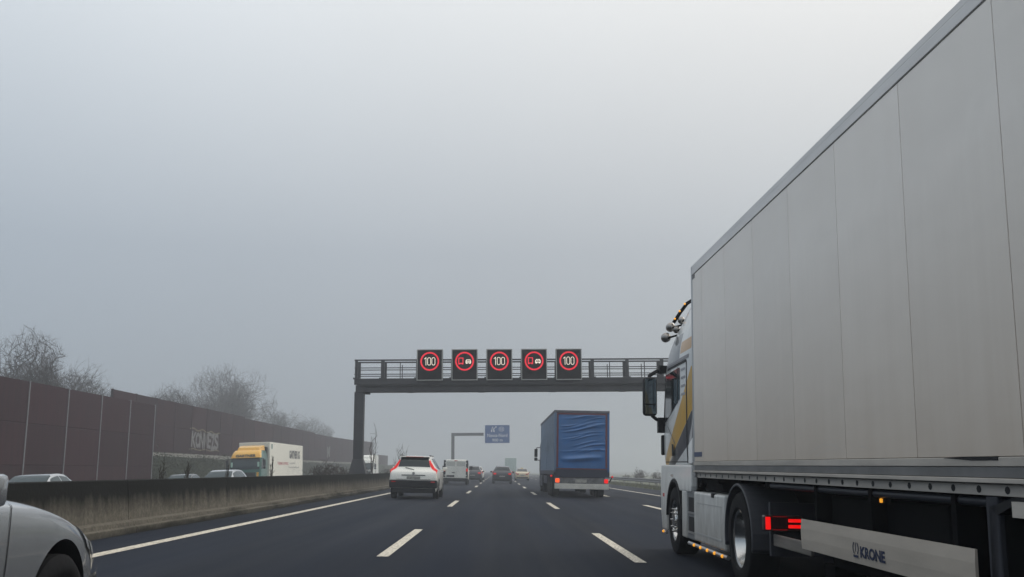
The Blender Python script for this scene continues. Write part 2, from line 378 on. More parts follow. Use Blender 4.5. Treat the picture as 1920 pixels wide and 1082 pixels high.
def text(name, body, w, h, mats, parent, M, depth=.004, bold=0.0, label=None):
    """flat lettering as a mesh, fitted to w x h; local x along the line, y up, centred at M"""
    cu = bpy.data.curves.new(name, 'FONT'); cu.body = body; cu.size = 1; cu.extrude = 0; cu.offset = bold; cu.resolution_u = 3
    cu.align_x = 'CENTER'; cu.align_y = 'CENTER'
    o = bpy.data.objects.new(name, cu); COL.objects.link(o)
    bpy.context.view_layer.update()
    me = bpy.data.meshes.new_from_object(o.evaluated_get(bpy.context.evaluated_depsgraph_get()))
    bpy.data.objects.remove(o); bpy.data.curves.remove(cu)
    co = np.empty(len(me.vertices)*3); me.vertices.foreach_get('co', co); co = co.reshape(-1, 3)
    mn, mxx = co.min(0), co.max(0)
    co[:, 0] = (co[:, 0]-(mn[0]+mxx[0])/2)*w/(mxx[0]-mn[0]); co[:, 1] = (co[:, 1]-(mn[1]+mxx[1])/2)*h/(mxx[1]-mn[1]); co[:, 2] = 0
    me.vertices.foreach_set('co', co.ravel()); me.materials.clear(); me.materials.append(mats)
    for p in me.polygons: p.material_index = 0
    me.name = name
    o = link(name, me, parent, label); o.matrix_local = M; return o
def basis(origin, xdir, ydir):
    x = Vector(xdir).normalized(); y = Vector(ydir).normalized(); z = x.cross(y)
    return Matrix(((x.x, y.x, z.x, origin[0]), (x.y, y.y, z.y, origin[1]), (x.z, y.z, z.z, origin[2]), (0, 0, 0, 1)))

# ------------------------------------------------------------------ setting: ground, roads, verges
Y0, Y1 = -40, 700
gm = MB(); ys = [-1200, 1200]
gm.add([(-1200, -1200, -1.6), (1200, -1200, -1.6), (1200, 1200, -1.6), (-1200, 1200, -1.6)], [(0, 1, 2, 3)])
structure(gm.build('ground', M_SOIL))
def sheet(name, xs, zs, m, y0=Y0, y1=Y1, thick=.5):
    b = MB(); n = len(xs)
    for i in range(n-1):
        x0, x1, z0, z1 = xs[i], xs[i+1], zs[i], zs[i+1]
        b.add([(x0, y0, z0), (x1, y0, z1), (x1, y1, z1), (x0, y1, z0), (x0, y0, z0-thick), (x1, y0, z1-thick), (x1, y1, z1-thick), (x0, y1, z0-thick)],
              [(0, 1, 2, 3), (0, 4, 5, 1), (2, 6, 7, 3), (1, 5, 6, 2), (3, 7, 4, 0)])
    return structure(b.build(name, m))
road = sheet('road', [-6.9, 11.6], [zr(-6.9), zr(11.6)], M_ASPH)
opp = sheet('opposite_carriageway', [-24.6, -8.2], [zo(-24.6), zo(-8.2)], M_ASPH2)
sheet('median_strip', [-8.2, -7.5, -6.9], [-.14, .02, .13], M_GRASS)
sheet('grass_verge', [11.6, 13.2, 15.5, 22, 60], [zr(11.6)-.02, -.30, -.55, -1.0, -1.5], M_GRASS)
sheet('left_verge', [-34, -26.5, -24.6], [-.9, -.62, zo(-24.6)-.03], M_GRASS)
XL, XR, XS, X2, XE = -1.542, 1.882, -5.09, 5.46, 8.62
def strip(name, x, w, y0, y1, parent, zf, lift=.004):
    b = MB(); b.add([(x-w/2, y0, zf(x-w/2)+lift), (x+w/2, y0, zf(x+w/2)+lift), (x+w/2, y1, zf(x+w/2)+lift), (x-w/2, y1, zf(x-w/2)+lift)], [(0, 1, 2, 3)])
    return b.build(name, M_LINE, parent)
strip('edge_line', XS, .20, Y0, 600, road, zr); strip('edge_line', XE, .20, Y0, 600, road, zr)
for x, off in ((XL, 13.25), (XR, 13.12), (X2, 30.6)):
    me = None
    for k in range(-3, 20):
        y = off + 18*k
        if x == X2: y = off + 18*k - 0.0
        o = strip('lane_dash', x, .16 if x != X2 else .22, y, y+6, road, zr)
for x in (-9.4, -23.2): strip('edge_line', x, .2, Y0, 600, opp, zo)
for k in range(0, 12):
    for x in (-12.9, -16.5): strip('lane_dash', x, .15, 5+18*k, 11+18*k, opp, zo)

# ------------------------------------------------------------------ concrete barrier in segments
bar = thing('concrete_barrier', 'weathered concrete step barrier along the left edge of the road, sooty on top', 'barrier')
prof = [(-.32, 0), (.32, 0), (.32, .12), (.27, .145), (.26, .21), (.17, .24), (.115, .885), (.095, .90), (-.095, .90), (-.115, .885), (-.17, .24), (-.26, .21), (-.32, .12)]
pm = MB(); pm.prism(prof, 0, 5.985, axis='y'); bar_me = pm.mesh('segment', M_CONC)
for k in range(-4, 46):
    o = link('segment', bar_me, bar); o.location = (-6.42, -1.2+6*k, zr(-6.42)-.03)
    o.rotation_euler = (0, 0, random.Random(k).uniform(-.0006, .0006))

# ------------------------------------------------------------------ noise walls
def noise_wall(name, label, pts, spacing, zb, ztop, rows, plinth=0, stepper=None, pm_=None):
    """pts: polyline (x,y); panels stacked between posts"""
    w = thing(name, label, 'noise wall', loc=(pts[0][0], pts[0][1], zb)); o3 = Vector((pts[0][0], pts[0][1], zb))
    # resample
    P = [Vector((*p, 0)) for p in pts]; seq = [P[0].copy()]; i = 0; cur = P[0].copy(); rem = spacing
    while i < len(P)-1:
        d = P[i+1]-cur
        if d.length >= rem: cur = cur+d.normalized()*rem; seq.append(cur.copy()); rem = spacing
        else: rem -= d.length; i += 1; cur = P[i].copy()
    me_cache = {}
    for k in range(len(seq)-1):
        a, b = seq[k], seq[k+1]; d = (b-a); ang = math.atan2(d.y, d.x); L = d.length
        top = ztop if stepper is None else stepper(k)
        h = (top-zb-plinth)/rows
        for r in range(rows):
            key = (round(L, 2), round(h, 3))
            if key not in me_cache:
                m = MB(); m.b2(.05, key[0]-.05, -.07, .07, .028, key[1]-.028); me_ = m.mesh('panel', M_WALL, bevel=.012); bm_ = bmesh.new(); bm_.from_mesh(me_); m2 = MB(); m2.b2(.01, key[0]-.01, -.03, .03, -.03, key[1]+.015); t2 = m2.mesh('t', M_WALL); bm_.from_mesh(t2); bm_.to_mesh(me_); bm_.free(); me_cache[key] = me_
            o = link('panel', me_cache[key], w); o.location = Vector((a.x, a.y, zb+plinth+r*h))-o3; o.rotation_euler = (0, 0, ang)
        if plinth:
            m = MB(); m.b2(.03, L-.03, -.14, .14, -.6, plinth); o = m.build('plinth', M_PLINTH, w); o.location = Vector((a.x, a.y, zb))-o3; o.rotation_euler = (0, 0, ang)
    pmesh = {}
    for k, a in enumerate(seq):
        top = ztop if stepper is None else max(stepper(min(k, len(seq)-2)), stepper(max(k-1, 0)))
        hh = round(top-zb+.05, 2)
        if hh not in pmesh:
            m = MB(); m.b2(-.075, .075, -.10, -.085, -.5, hh); m.b2(-.075, .075, .085, .10, -.5, hh); m.b2(-.008, .008, -.085, .085, -.5, hh)
            pmesh[hh] = m.mesh('post', pm_ or M_POSTG)
        d = seq[min(k+1, len(seq)-1)]-seq[max(k-1, 0)]
        o = link('post', pmesh[hh], w); o.location = Vector((a.x, a.y, zb))-o3; o.rotation_euler = (0, 0, math.atan2(d.y, d.x))
    return w
noise_wall('noise_wall', 'near dark red noise wall of stacked panels between pale steel posts', [(-27, 35.2), (-27, 76.5)], 5.15, -.75, 6.35, 3)
steps = lambda k: 7.78 if k < 8 else (7.80-.20 if k < 17 else 7.45)
wall2 = noise_wall('noise_wall', 'long grey brown noise wall with graffiti standing on the green embankment', [(-31, 78), (-31, 180), (-29.8, 199), (-27.6, 217)], 5.1, 2.75, 7.78, 2, plinth=.22, stepper=steps, pm_=M_WALL)
noise_wall('noise_wall', 'far low noise wall fading into the fog behind the bare sapling', [(-30.2, 246), (-29.6, 262)], 5.3, .3, 5.2, 1, pm_=M_WALL)
M_GRAF = mat('graffiti_white', (.15, .15, .145), .8, var=.35, vscale=1.5)
M_GRAF2 = mat('graffiti_ochre', (.16, .14, .07), .8)
gx = .066
def wall_text(body, y, z, w, h, m, bold=.0, off=.07):
    text('graffiti', body, w, h, m, wall2, basis((off, y-78, z-2.75), (0, 1, 0), (0, 0, 1)), bold=bold)
def graffiti(word, y, z, w, h, seed):
    r_ = random.Random(seed); k = w/len(word)
    for i, ch in enumerate(word):
        hh = h*r_.uniform(.82, 1.12); ww = k*r_.uniform(.95, 1.25); a = r_.uniform(-.12, .12); o_ = .071+.0012*(i % 3)
        text('graffiti', ch, ww, hh, M_GRAF, wall2, basis((o_, y-78-w/2+k*(i+.5), z-2.75+r_.uniform(-.1, .1)), (0, math.cos(a), math.sin(a)), (0, -math.sin(a), math.cos(a))), bold=r_.uniform(.03, .07))
graffiti('KONWEZS', 103.4, 4.40, 9.2, 1.8, 8); graffiti('MUBS', 182, 4.6, 9.5, 1.9, 5)
g = MB()
for s in range(24):
    y = 98+.45*s; z = 5.45+.10*math.sin(s*.9)-.008*s; g.add([(.071, y-78, z-2.75), (.071, y-77.5, z-2.74), (.071, y-77.5, z-2.64), (.071, y-78, z-2.63)], [(0, 1, 2, 3)])
    z = 3.42+.06*math.sin(s*.7); g.add([(.071, y-78, z-2.75), (.071, y-77.5, z-2.74), (.071, y-77.5, z-2.66), (.071, y-78, z-2.67)], [(0, 1, 2, 3)])
g.build('graffiti_outline', M_GRAF2, wall2)
# embankment under the far wall
eb = MB(); rng = random.Random(4); rows = []
yy = [76.4]+[78+4*i for i in range(46)]
prof = [(-33.5, 2.45), (-31.6, 2.6), (-30.6, 2.62), (-29.4, 1.9), (-28.2, 1.05), (-27.2, .3), (-26.4, -.62), (-26.2, -1.2)]
for y in yy:
    sh = 0 if y < 180 else (y-180)*.085
    rows.append([(x+sh*.9, y, z+rng.uniform(-.1, .1)*(0 < i < 7)) for i, (x, z) in enumerate(prof)])
eb.grid(rows); structure(eb.build('embankment', mat('embankment_green', (.024, .028, .013), .95, var=.4, vscale=.35, spec=.1), smooth=True))
# leafy scrub on the embankment: nobody could count it
lv = MB()
for i in range(22000):
    y = 77+rng.random()**1.5*120; t = .1+.9*rng.random(); x = -30.5+t*4.0; z = 2.6-t*3.0+.15
    cl = .5+.5*math.sin(y*.9)*math.sin(y*.37+1.3)
    p = Vector((x+rng.gauss(0, .12), y, z+abs(rng.gauss(0, .18+.4*cl)))); a = Vector((rng.gauss(0, 1), rng.gauss(0, 1), rng.gauss(0, 1))).normalized(); b_ = a.orthogonal().normalized(); s = rng.uniform(.035, .085)
    lv.add([p-a*s, p+b_*s*.6, p+a*s, p-b_*s*.6], [(0, 1, 2, 3)])
stuff(tag(lv.build('ivy_scrub', M_IVY), 'low green scrub and ivy covering the embankment below the wall', 'scrub'))

# ------------------------------------------------------------------ bare trees and shrubs
def skeleton(seed, h, rx=.34, z0=.16, fan=3, ntip=3200, step=.045, lumps=7):
    """bare crown: tips scattered through a lumpy dome, each joined to the branch that can reach it with the least bend"""
    r = np.random.RandomState(seed); c = np.array([0, 0, .60*h]); ax = np.array([rx*h, rx*h, .42*h])
    lc = r.normal(size=(lumps, 3)); lc /= np.linalg.norm(lc, axis=1)[:, None]; lc[:, 2] = np.abs(lc[:, 2])*.9-.15; la = r.uniform(.62, 1.18, lumps)
    tips = []
    while len(tips) < ntip:
        d = r.normal(size=3); d /= np.linalg.norm(d)
        if d[2] < -.75: continue
        k = la[np.argmax(lc@d)]*(1-.12*r.rand()); q = k*r.rand()**.5
        tips.append(c+d*ax*q)
    tips = np.array(tips); base = np.array([0, 0, z0*h]); tips = tips[np.argsort(np.linalg.norm((tips-base), axis=1))]
    nt = 10; P = [np.array([.012*h*math.sin(i*.9)*(i/nt), .010*h*math.cos(i*1.3)*(i/nt), (z0+(.62-z0)*i/nt)*h]) for i in range(nt+1)]
    P = [np.zeros(3)]+P; par = [-1]+list(range(nt+1)); st = h*step
    for k in range(lumps):
        d = lc[k]; e = c+d*ax*la[k]*.82; i0 = 2+int((nt-3)*r.rand()*.75); p0 = P[i0]; cc = p0+np.array([d[0]*.25, d[1]*.25, .55])*np.linalg.norm(e-p0)*.55; pr = i0; m = 9
        for i in range(1, m+1):
            u = i/m; P.append((1-u)**2*p0+2*u*(1-u)*cc+u*u*e+r.normal(size=3)*h*.004); par.append(pr); pr = len(P)-1
    A = np.zeros((200000, 3)); A[:len(P)] = P; D = np.zeros((200000, 3)); n = len(P); D[0] = (0, 0, 1)
    for i in range(1, n): dd = A[i]-A[par[i]]; D[i] = dd/(np.linalg.norm(dd)+1e-9)
    for t in tips:
        v = t-A[1:n]; L = np.linalg.norm(v, axis=1)+1e-6; cs = np.einsum('ij,ij->i', v, D[1:n])/L
        cost = L*(1.0+1.8*np.clip(.88-cs, 0, 2))+.10*np.linalg.norm(A[1:n]-base, axis=1); j = int(np.argmin(cost))+1
        p0 = A[j]; v = t-p0; Lt = np.linalg.norm(v); m = max(1, int(Lt/st)); d0 = D[j]
        ctl = p0+v*.5+(d0*.10+np.array([0, 0, .03]))*Lt; prev = j
        for i in range(1, m+1):
            u = i/m; q = (1-u)**2*p0+2*u*(1-u)*ctl+u*u*t+r.normal(size=3)*st*.05*(i < m); A[n] = q; dd = q-A[prev]; D[n] = dd/(np.linalg.norm(dd)+1e-9); par.append(prev); prev = n; n += 1
        for f_ in range(fan):
            q = t+(D[prev]*.8+r.normal(size=3)*.30+np.array([0, 0, .18]))*st*r.uniform(.5, 1.15); A[n] = q; par.append(prev); n += 1
    kid = np.zeros(n); w = np.zeros(n)
    for i in range(n-1, 0, -1):
        if w[i] == 0: w[i] = 1
        w[par[i]] += w[i]
    return A[:n], par, w
def tree_meshes(seed, h, tip=.0048, trunk=None, single=False, **kw):
    A, par, w = skeleton(seed, h, **kw); a, b = MB(), MB(); W0 = w[0]; tr = trunk or h*.021; ex = math.log(tr/tip)/math.log(W0)
    rd = tip*w**ex; top = A[:, 2].max(); A = A*(h/top)
    for i in range(1, len(par)):
        p, q = A[par[i]], A[i]; r0, r1 = min(rd[par[i]], rd[i]*1.25), rd[i]
        if single or r1 < tr*.30: (a if single else b).tube(p, q, r0, r1*.9, 3, caps=False)
        else: a.tube(p, q, r0, r1, 6, caps=False)
    if single: return a.mesh('stems', M_TWIG)
    return a.mesh('trunk', M_BARK, smooth=True), b.mesh('crown', M_TWIG)
TM = [tree_meshes(11, 12, rx=.34), tree_meshes(23, 12, rx=.38, z0=.12), tree_meshes(37, 12, rx=.28, z0=.14, lumps=5), tree_meshes(5, 14, rx=.37, z0=.2, ntip=4200, lumps=9)]
def tree(k, x, y, z, h, label, rot, group=None):
    t = thing('bare_tree', label, 'tree', group, (x, y, z)); base = (12, 12, 12, 14)[k]; s = h/base
    t.rotation_euler = (0, 0, rot); t.scale = (s*1.05, s*1.05, s)
    link('trunk', TM[k][0], t); link('crown', TM[k][1], t); return t
tree(2, -38.0, 79, .5, 12.9, 'tallest bare tree rising directly behind the near dark red wall', .4)
tree(1, -38.5, 88, .5, 11.6, 'bare round topped tree above the second post bay of the near wall', 2.1)
tree(0, -42.5, 77, .5, 11.6, 'bare tree half cut off beside the tallest tree behind the near wall', 3.3)
tree(2, -40, 84, .5, 11.2, 'slender bare tree squeezed between the two larger trees behind the near wall', 5.1)
tree(0, -44, 102, .5, 10.6, 'small misty bare tree past the round topped tree, above the near wall', 1.1)
tree(3, -45, 163, 1, 18.6, 'largest bare tree, wide domed crown above the long graffiti wall', .9)
tree(1, -47, 171, 1, 16.6, 'bare tree merging into the right flank of the wide domed tree', 4.0)
tree(2, -41, 148, 1, 12.5, 'low bare tree just left of the wide domed tree', 1.9)
tree(0, -44, 194, 1, 15.0, 'faint bare tree behind the stepped part of the graffiti wall', 2.6)
tree(1, -41, 206, 1, 12.8, 'paler bare tree next to the faint one above the wall step', 5.6)
tree(2, -40, 226, 1, 11.5, 'palest bare tree, nearly lost in fog, above the far wall end', .2)
for i, (x, y, h) in enumerate(((-39, 112, 11.4), (-41, 122, 11.8), (-40, 131, 11.6), (-42, 139, 12.6), (-44, 109, 10.2))):
    tree((1, 2, 0, 1, 2)[i], x, y, .5, h, 'hazy low bare tree in the row behind the start of the graffiti wall', 1.3*i, 'row of low hazy trees behind the wall')
SH = [tree_meshes(61, 2.4, tip=.005, trunk=.03, single=True, rx=.42, z0=.03, ntip=240, step=.08, lumps=5), tree_meshes(67, 2.4, tip=.005, trunk=.03, single=True, rx=.20, z0=.03, ntip=40, fan=1, step=.08, lumps=4)]
def shrub(k, x, y, z, h, label, rot, group=None, name='bare_shrub'):
    t = tag(link(name, SH[k]), label, 'shrub', group); t.location = (x, y, z); s = h/2.4; t.rotation_euler = (0, 0, rot); t.scale = (s, s, s); return t
sp1 = tree_meshes(71, 4.1, tip=.008, trunk=.055, single=True, rx=.085, z0=.05, ntip=26, fan=1, step=.08, lumps=3)
t = tag(link('bare_sapling', sp1), 'thin forked bare sapling in the median beside the gantry post', 'sapling'); t.location = (-7.35, 57.5, -.1)
for i, (y, h) in enumerate(((75.5, 3.4), (79, 2.6), (71, 2.3))):
    shrub(1, -7.4, y, -.05, h, ('tallest bare twiggy shrub of three in the median beyond the white off-road car', 'middle sized twiggy shrub behind the tallest one in the median', 'lowest twiggy shrub before the tallest one in the median')[i], i*2.0, 'median shrubs beyond the white car')
for i, (y, h) in enumerate(((41, 1.75), (43.5, 1.8), (46.5, 1.65), (51.5, 1.7), (53.6, 1.65), (66, 1.6))):
    shrub(0, -7.45, y, -.02, h, 'low scraggy weed shrub poking over the concrete barrier near the gantry post', i*1.7, 'weed shrubs in the median')
def stalk(x, y, h, lean, label):
    b = MB(); r = random.Random(int(y*10))
    for k in range(5):
        p = Vector((0, r.uniform(-.15, .15), 0)); d = Vector((0, lean+r.uniform(-.06, .06), 1)).normalized(); q = p+d*h*r.uniform(.75, 1)
        b.tube(p, q, .011, .006, 5)
        for j in range(14):
            a = p+(q-p)*(.55+.45*j/14); b.tube(a, a+Vector((r.gauss(0, .03), r.gauss(0, .03), .10)), .009, .004, 4)
    o = b.build('weed_stalk', M_WEED); o.location = (x, y, 0); return tag(o, label, 'weed')
stalk(-7.35, 26.5, 1.55, .16, 'dark dry weed stalk behind the barrier in front of the near noise wall')
stalk(-7.35, 23.0, 1.42, .2, 'short leaning weed stalk behind the barrier nearest the oncoming silver car')
stalk(-7.35, 21.5, 1.5, .05, 'upright dry weed stalk behind the barrier beside the shorter leaning one')
stalk(-7.35, 31.8, 1.75, .10, 'tall dark weed stalk standing before the oncoming silver estate car')
SHRUB_R = 'misty bare shrub beyond the guard rail on the right verge'
for i, (x, y, h) in enumerate(((16, 124, 1.9), (16.5, 116, 2.3), (16, 110, 3.0), (15.6, 107, 2.4), (17, 103, 1.9), (16, 99, 2.6), (17, 95, 2.0), (17.5, 132, 2.0), (15.8, 92, 2.0))):
    shrub(0, x, y, -.85, h*.8, SHRUB_R, i*1.3, 'shrubs beyond the right guard rail')
# grass tufts on the verges
gt = MB(); r = random.Random(9)
for i in range(14000):
    if i % 4: x = r.uniform(11.5, 14.5); y = 30+r.random()**1.3*90; z = np.interp(x, [11.6, 13.2, 15.5], [-.335, -.30, -.55])
    else: x = r.uniform(-8.1, -7.0); y = 12+r.random()*70; z = np.interp(x, [-8.2, -7.5, -6.9], [-.14, .02, .13])
    h = r.uniform(.08, .24); a = r.uniform(0, 6.28); w = .014
    gt.add([(x-w*math.cos(a), y-w*math.sin(a), z-.02), (x+w*math.cos(a), y+w*math.sin(a), z-.02), (x+r.gauss(0, .06), y+r.gauss(0, .06), z+h)], [(0, 1, 2)])
stuff(tag(gt.build('grass', mat('grass_blade', (.085, .088, .036), .9, var=.4, vscale=.8)), 'dull winter grass along the verge and the median', 'grass'))
# guard rail on the right
gr = thing('guard_rail', 'grey steel guard rail running along the grass verge on the right', 'guard rail', loc=(12.6, 20, -.32))
wv = [(0, .40), (-.055, .44), (-.055, .50), (-.01, .545), (-.01, .575), (-.055, .62), (-.055, .68), (0, .72), (.012, .72), (-.043, .68), (-.043, .62), (.002, .575), (.002, .545), (-.043, .5), (-.043, .44), (.012, .40)]
m = MB(); m.prism(wv, 0, 4.0, axis='y'); rail_me = m.mesh('rail', M_POSTG)
m = MB(); m.b2(.06, .10, -.05, .05, -.4, .72); m.b2(-.0, .06, -.04, .04, .53, .59); post_me = m.mesh('post', M_POSTG)
for k in range(50):
    link('rail', rail_me, gr).location = (0, 4*k, 0); link('post', post_me, gr).location = (0, 4*k+2, 0)

# ------------------------------------------------------------------ sign gantry
GX, GY = -6.95, 48.9
gan = thing('sign_gantry', 'dark grey steel gantry with railed walkway spanning the road', 'gantry', loc=(GX, GY, 0))
def gl(x, y, z): return (x-GX, y, z)
def gbox(name, x0, x1, y0, y1, z0, z1, m=M_GANTRY, parent=gan, bevel=.008):
    b = MB(); b.b2(x0-GX, x1-GX, y0, y1, z0, z1); return b.build(name, m, parent, bevel=bevel)
XR2 = 11.9
for px in (-6.98, 11.45):
    b = MB(); b.b2(px-.24-GX, px+.24-GX, -.24, .24, -.4, 5.1); b.build('post', M_GANTRY, gan, bevel=.03)
    b = MB(); b.add([(px+s*.62-GX, t*.5, .2) for s, t in ((-1, -1), (1, -1), (1, 1), (-1, 1))]+[(px+s*.26-GX, t*.26, 1.75) for s, t in ((-1, -1), (1, -1), (1, 1), (-1, 1))],
          [(0, 3, 2, 1), (4, 5, 6, 7), (0, 1, 5, 4), (1, 2, 6, 5), (2, 3, 7, 6), (3, 0, 4, 7)])
    if px < 0: b.build('post_base', M_GANTRY, gan, bevel=.02)
gbox('lower_beam', -7.15, XR2, -.34, .34, 5.08, 5.42)
gbox('walkway_edge', -7.2, XR2, -.52, -.44, 5.425, 5.74); gbox('walkway_edge', -7.2, XR2, .44, .52, 5.425, 5.74)
gbox('walkway_deck', -7.18, XR2-.02, -.438, .438, 5.60, 5.66)
for k in range(5):
    gbox('joint_plate', -4.6+3.6*k, -4.25+3.6*k, -.352, .352, 5.068, 5.41)
gbox('cable_tray', -6.9, XR2-.3, -.46, -.36, 5.36, 5.42)
gbox('bracket', -6.70, -6.45, -.12, .12, 4.98, 5.078)
for side in (-.52, .52):
    for z, r_ in ((6.66, .035), (6.27, .020), (5.95, .020)):
        b = MB(); b.b2(-7.2-GX, XR2-GX, side-r_, side+r_, z-r_, z+r_); b.build('rail_bar', M_GANTRY, gan)
    xs = [-7.1]+[-5.78+1.76*k for k in range(11)]
    for i, x in enumerate(xs):
        w = .085 if i else .07
        b = MB(); b.b2(x-w-GX, x+w-GX, side-.05, side+.05, 5.72, 6.66); b.b2(x-w-.09-GX, x+w+.09-GX, side-.045, side+.045, 5.70, 5.78); b.build('rail_post', M_GANTRY, gan)
        if i and i < len(xs)-1 and (i < 2 or i > 5):
            b = MB(); b.b2(x+.86-GX, x+.90-GX, side-.02, side+.02, 5.72, 6.52); b.build('rail_upright', M_GANTRY, gan)

# LED matrix signs
M_LEDBG = mat('led_panel_black', (.006, .006, .008), .8, spec=.1)
M_LEDRED = mat('led_red', (.1, 0, 0), .5, emit=(1, .010, .040), estr=.78)
M_LEDWHT = mat('led_white', (.2, .2, .18), .5, emit=(1, .88, .72), estr=1.0)
M_SIGNFR = mat('sign_frame_grey', (.36, .36, .34), .5, .3)
def ring(b, cx, cz, r0, r1, y, n=48, mi=0, sx=1.0, sz=1.0, a0=0, a1=2*math.pi):
    cl = abs(a1-a0-2*math.pi) < 1e-6; k = n if cl else n+1; vs = []
    for i in range(k):
        t = a0+(a1-a0)*i/n
        for r_ in (r0, r1): vs.append((cx+r_*math.cos(t)*sx, y, cz+r_*math.sin(t)*sz))
    b.add(vs, [(2*i, 2*i+1, 2*((i+1) % k)+1, 2*((i+1) % k)) for i in range(n)], mi)
def ribbon(b, pts, w, y, mi=0, closed=False):
    n = len(pts)
    for i in range(n if closed else n-1):
        (x0, z0), (x1, z1) = pts[i], pts[(i+1) % n]; d = math.hypot(x1-x0, z1-z0)
        ux, uz = (x1-x0)/d, (z1-z0)/d; e = w*.45
        x0, z0, x1, z1 = x0-ux*e, z0-uz*e, x1+ux*e, z1+uz*e; nx, nz = -uz*w/2, ux*w/2
        yy = y-.0004*(i % 7); b.add([(x0-nx, yy, z0-nz), (x1-nx, yy, z1-nz), (x1+nx, yy, z1+nz), (x0+nx, yy, z0+nz)], [(0, 1, 2, 3)], mi)
def zero(cx, cz, w, h):
    p = []; 
    for a in range(0, 181, 30): p.append((cx+w/2*math.cos(rad(a)), cz+h/2-w/2+w/2*math.sin(rad(a))))
    for a in range(180, 361, 30): p.append((cx+w/2*math.cos(rad(a)), cz-h/2+w/2+w/2*math.sin(rad(a))))
    return p
def led_sign(x, kind, label):
    t = thing('matrix_sign', label, 'traffic sign', 'lit matrix signs on the gantry', (x, GY-.60, 5.60))
    w, h = 1.31, 1.58
    b = MB(); b.b2(-w/2, w/2, -.05, .22, 0, h); b.build('housing', M_BLACK, t, bevel=.03)
    for nm, a in (('frame', (-w/2, -w/2+.05, .0, h)), ('frame', (w/2-.05, w/2, .0, h)), ('frame', (-w/2+.051, w/2-.051, 0, .05)), ('frame', (-w/2+.051, w/2-.051, h-.05, h))):
        f = MB(); f.b2(a[0], a[1], -.10, -.052, a[2], a[3]); f.build(nm, M_SIGNFR, t, bevel=.012)
    b = MB(); b.b2(-w/2+.051, w/2-.051, -.075, -.053, .051, h-.051); b.build('display_panel', M_LEDBG, t)
    cz = .97; b = MB(); ring(b, 0, cz, .395, .475, -.079); b.build('red_ring', M_LEDRED, t)
    if kind == '100':
        for nm, pts, cl in (('digit', [(-.27, cz+.12), (-.19, cz+.19), (-.19, cz-.19)], False), ('digit', zero(-.03, cz, .155, .38), True), ('digit', zero(.185, cz, .155, .38), True)):
            b = MB(); ribbon(b, pts, .027, -.079, closed=cl); b.build(nm, M_LEDWHT, t)
    else:
        b = MB(); z0 = cz-.11; ribbon(b, [(-.29, z0), (-.29, z0+.27), (-.08, z0+.27), (-.08, z0)], .05, -.079, closed=True)
        ribbon(b, [(-.29, z0-.03), (-.25, z0-.03)], .05, -.081); ribbon(b, [(-.12, z0-.03), (-.08, z0-.03)], .05, -.081); b.build('truck_symbol', M_LEDRED, t)
        b = MB(); c0, zz = .19, cz-.08
        ribbon(b, [(c0-.12, zz), (c0-.12, zz+.075), (c0-.085, zz+.15), (c0+.085, zz+.15), (c0+.12, zz+.075), (c0+.12, zz)], .034, -.079, closed=True)
        ribbon(b, [(c0-.12, zz+.075), (c0+.12, zz+.075)], .034, -.083); ribbon(b, [(c0-.10, zz-.03), (c0-.07, zz-.03)], .04, -.084); ribbon(b, [(c0+.07, zz-.03), (c0+.10, zz-.03)], .04, -.084)
        b.build('car_symbol', M_LEDWHT, t)
    b = MB(); b.b2(-.25, -.17, .22, .30, .2, h-.2); b.b2(.17, .25, .22, .30, .2, h-.2); b.build('bracket', M_GANTRY, t)
    return t
led_sign(-3.41, '100', 'lit speed limit 100 matrix sign at the gantry end beside the median post')
led_sign(-1.66, 'no', 'lit no overtaking for trucks matrix sign between the first two speed limits from the median')
led_sign(.09, '100', 'lit speed limit 100 matrix sign in the middle of the gantry')
led_sign(1.84, 'no', 'lit no overtaking for trucks matrix sign above the blue truck')
led_sign(3.59, '100', 'lit speed limit 100 matrix sign farthest from the median post')

# exit sign on a cantilever arm
FX, FY = -6.95, 150.5
can = thing('cantilever_arm', 'grey single post cantilever carrying the blue exit sign over the road', 'sign post', loc=(FX, FY, 0))
M_GALV = mat('galvanised_arm', (.13, .13, .135), .6, .4)
b = MB(); b.b2(-.24, .24, -.24, .24, -.3, 6.9); b.build('post', M_GALV, can, bevel=.03)
b = MB(); b.b2(-.24, 4.75, -.2, .2, 6.45, 6.9001); b.build('arm', M_GALV, can, bevel=.02)
es = thing('exit_sign', 'blue motorway exit sign with white lettering on the cantilever arm', 'traffic sign', loc=(-.08, FY-.3, 6.68))
M_BLUES = mat('sign_blue', (.008, .085, .30), .45); M_SIGNW = mat('sign_white', (.75, .77, .78), .5)
b = MB(); b.b2(-1.94, 1.94, -.05, .05, -1.40, 1.42); b.build('board', M_SIGNW, es, bevel=.02)
b = MB(); b.b2(-1.89, 1.89, -.056, -.04, -1.35, 1.37); b.build('face', M_BLUES, es)
b = MB(); b.b2(-1.5, 1.5, .05, .14, .1, .22); b.b2(-1.5, 1.5, .05, .14, -.3, -.18); b.build('bracket', M_GALV, es)
FB = lambda x, z: basis((x, -.060, z), (1, 0, 0), (0, 0, 1))
text('lettering', 'Neuss-Nord', 3.1, .52, M_SIGNW, es, FB(0, -.20), bold=.015)
text('lettering', '900 m', 1.6, .46, M_SIGNW, es, FB(0, -.92), bold=.015)
b = MB(); b.add([(-1.02, -.06, .32), (-.80, -.06, .32), (-.72, -.06, 1.15), (-.78, -.06, 1.15)], [(0, 1, 2, 3)])
b.add([(-.62, -.06, .32), (-.36, -.06, .32), (-.50, -.06, .75), (-.20, -.06, 1.02), (-.28, -.06, 1.12), (-.62, -.06, .80), (-.66, -.06, 1.15), (-.72, -.06, 1.15)], [(0, 1, 2, 3, 4, 5, 6, 7)])
b.add([(-.36, -.061, 1.15), (-.12, -.061, 1.20), (-.08, -.061, .95)], [(0, 1, 2)]); b.build('exit_symbol', M_SIGNW, es)
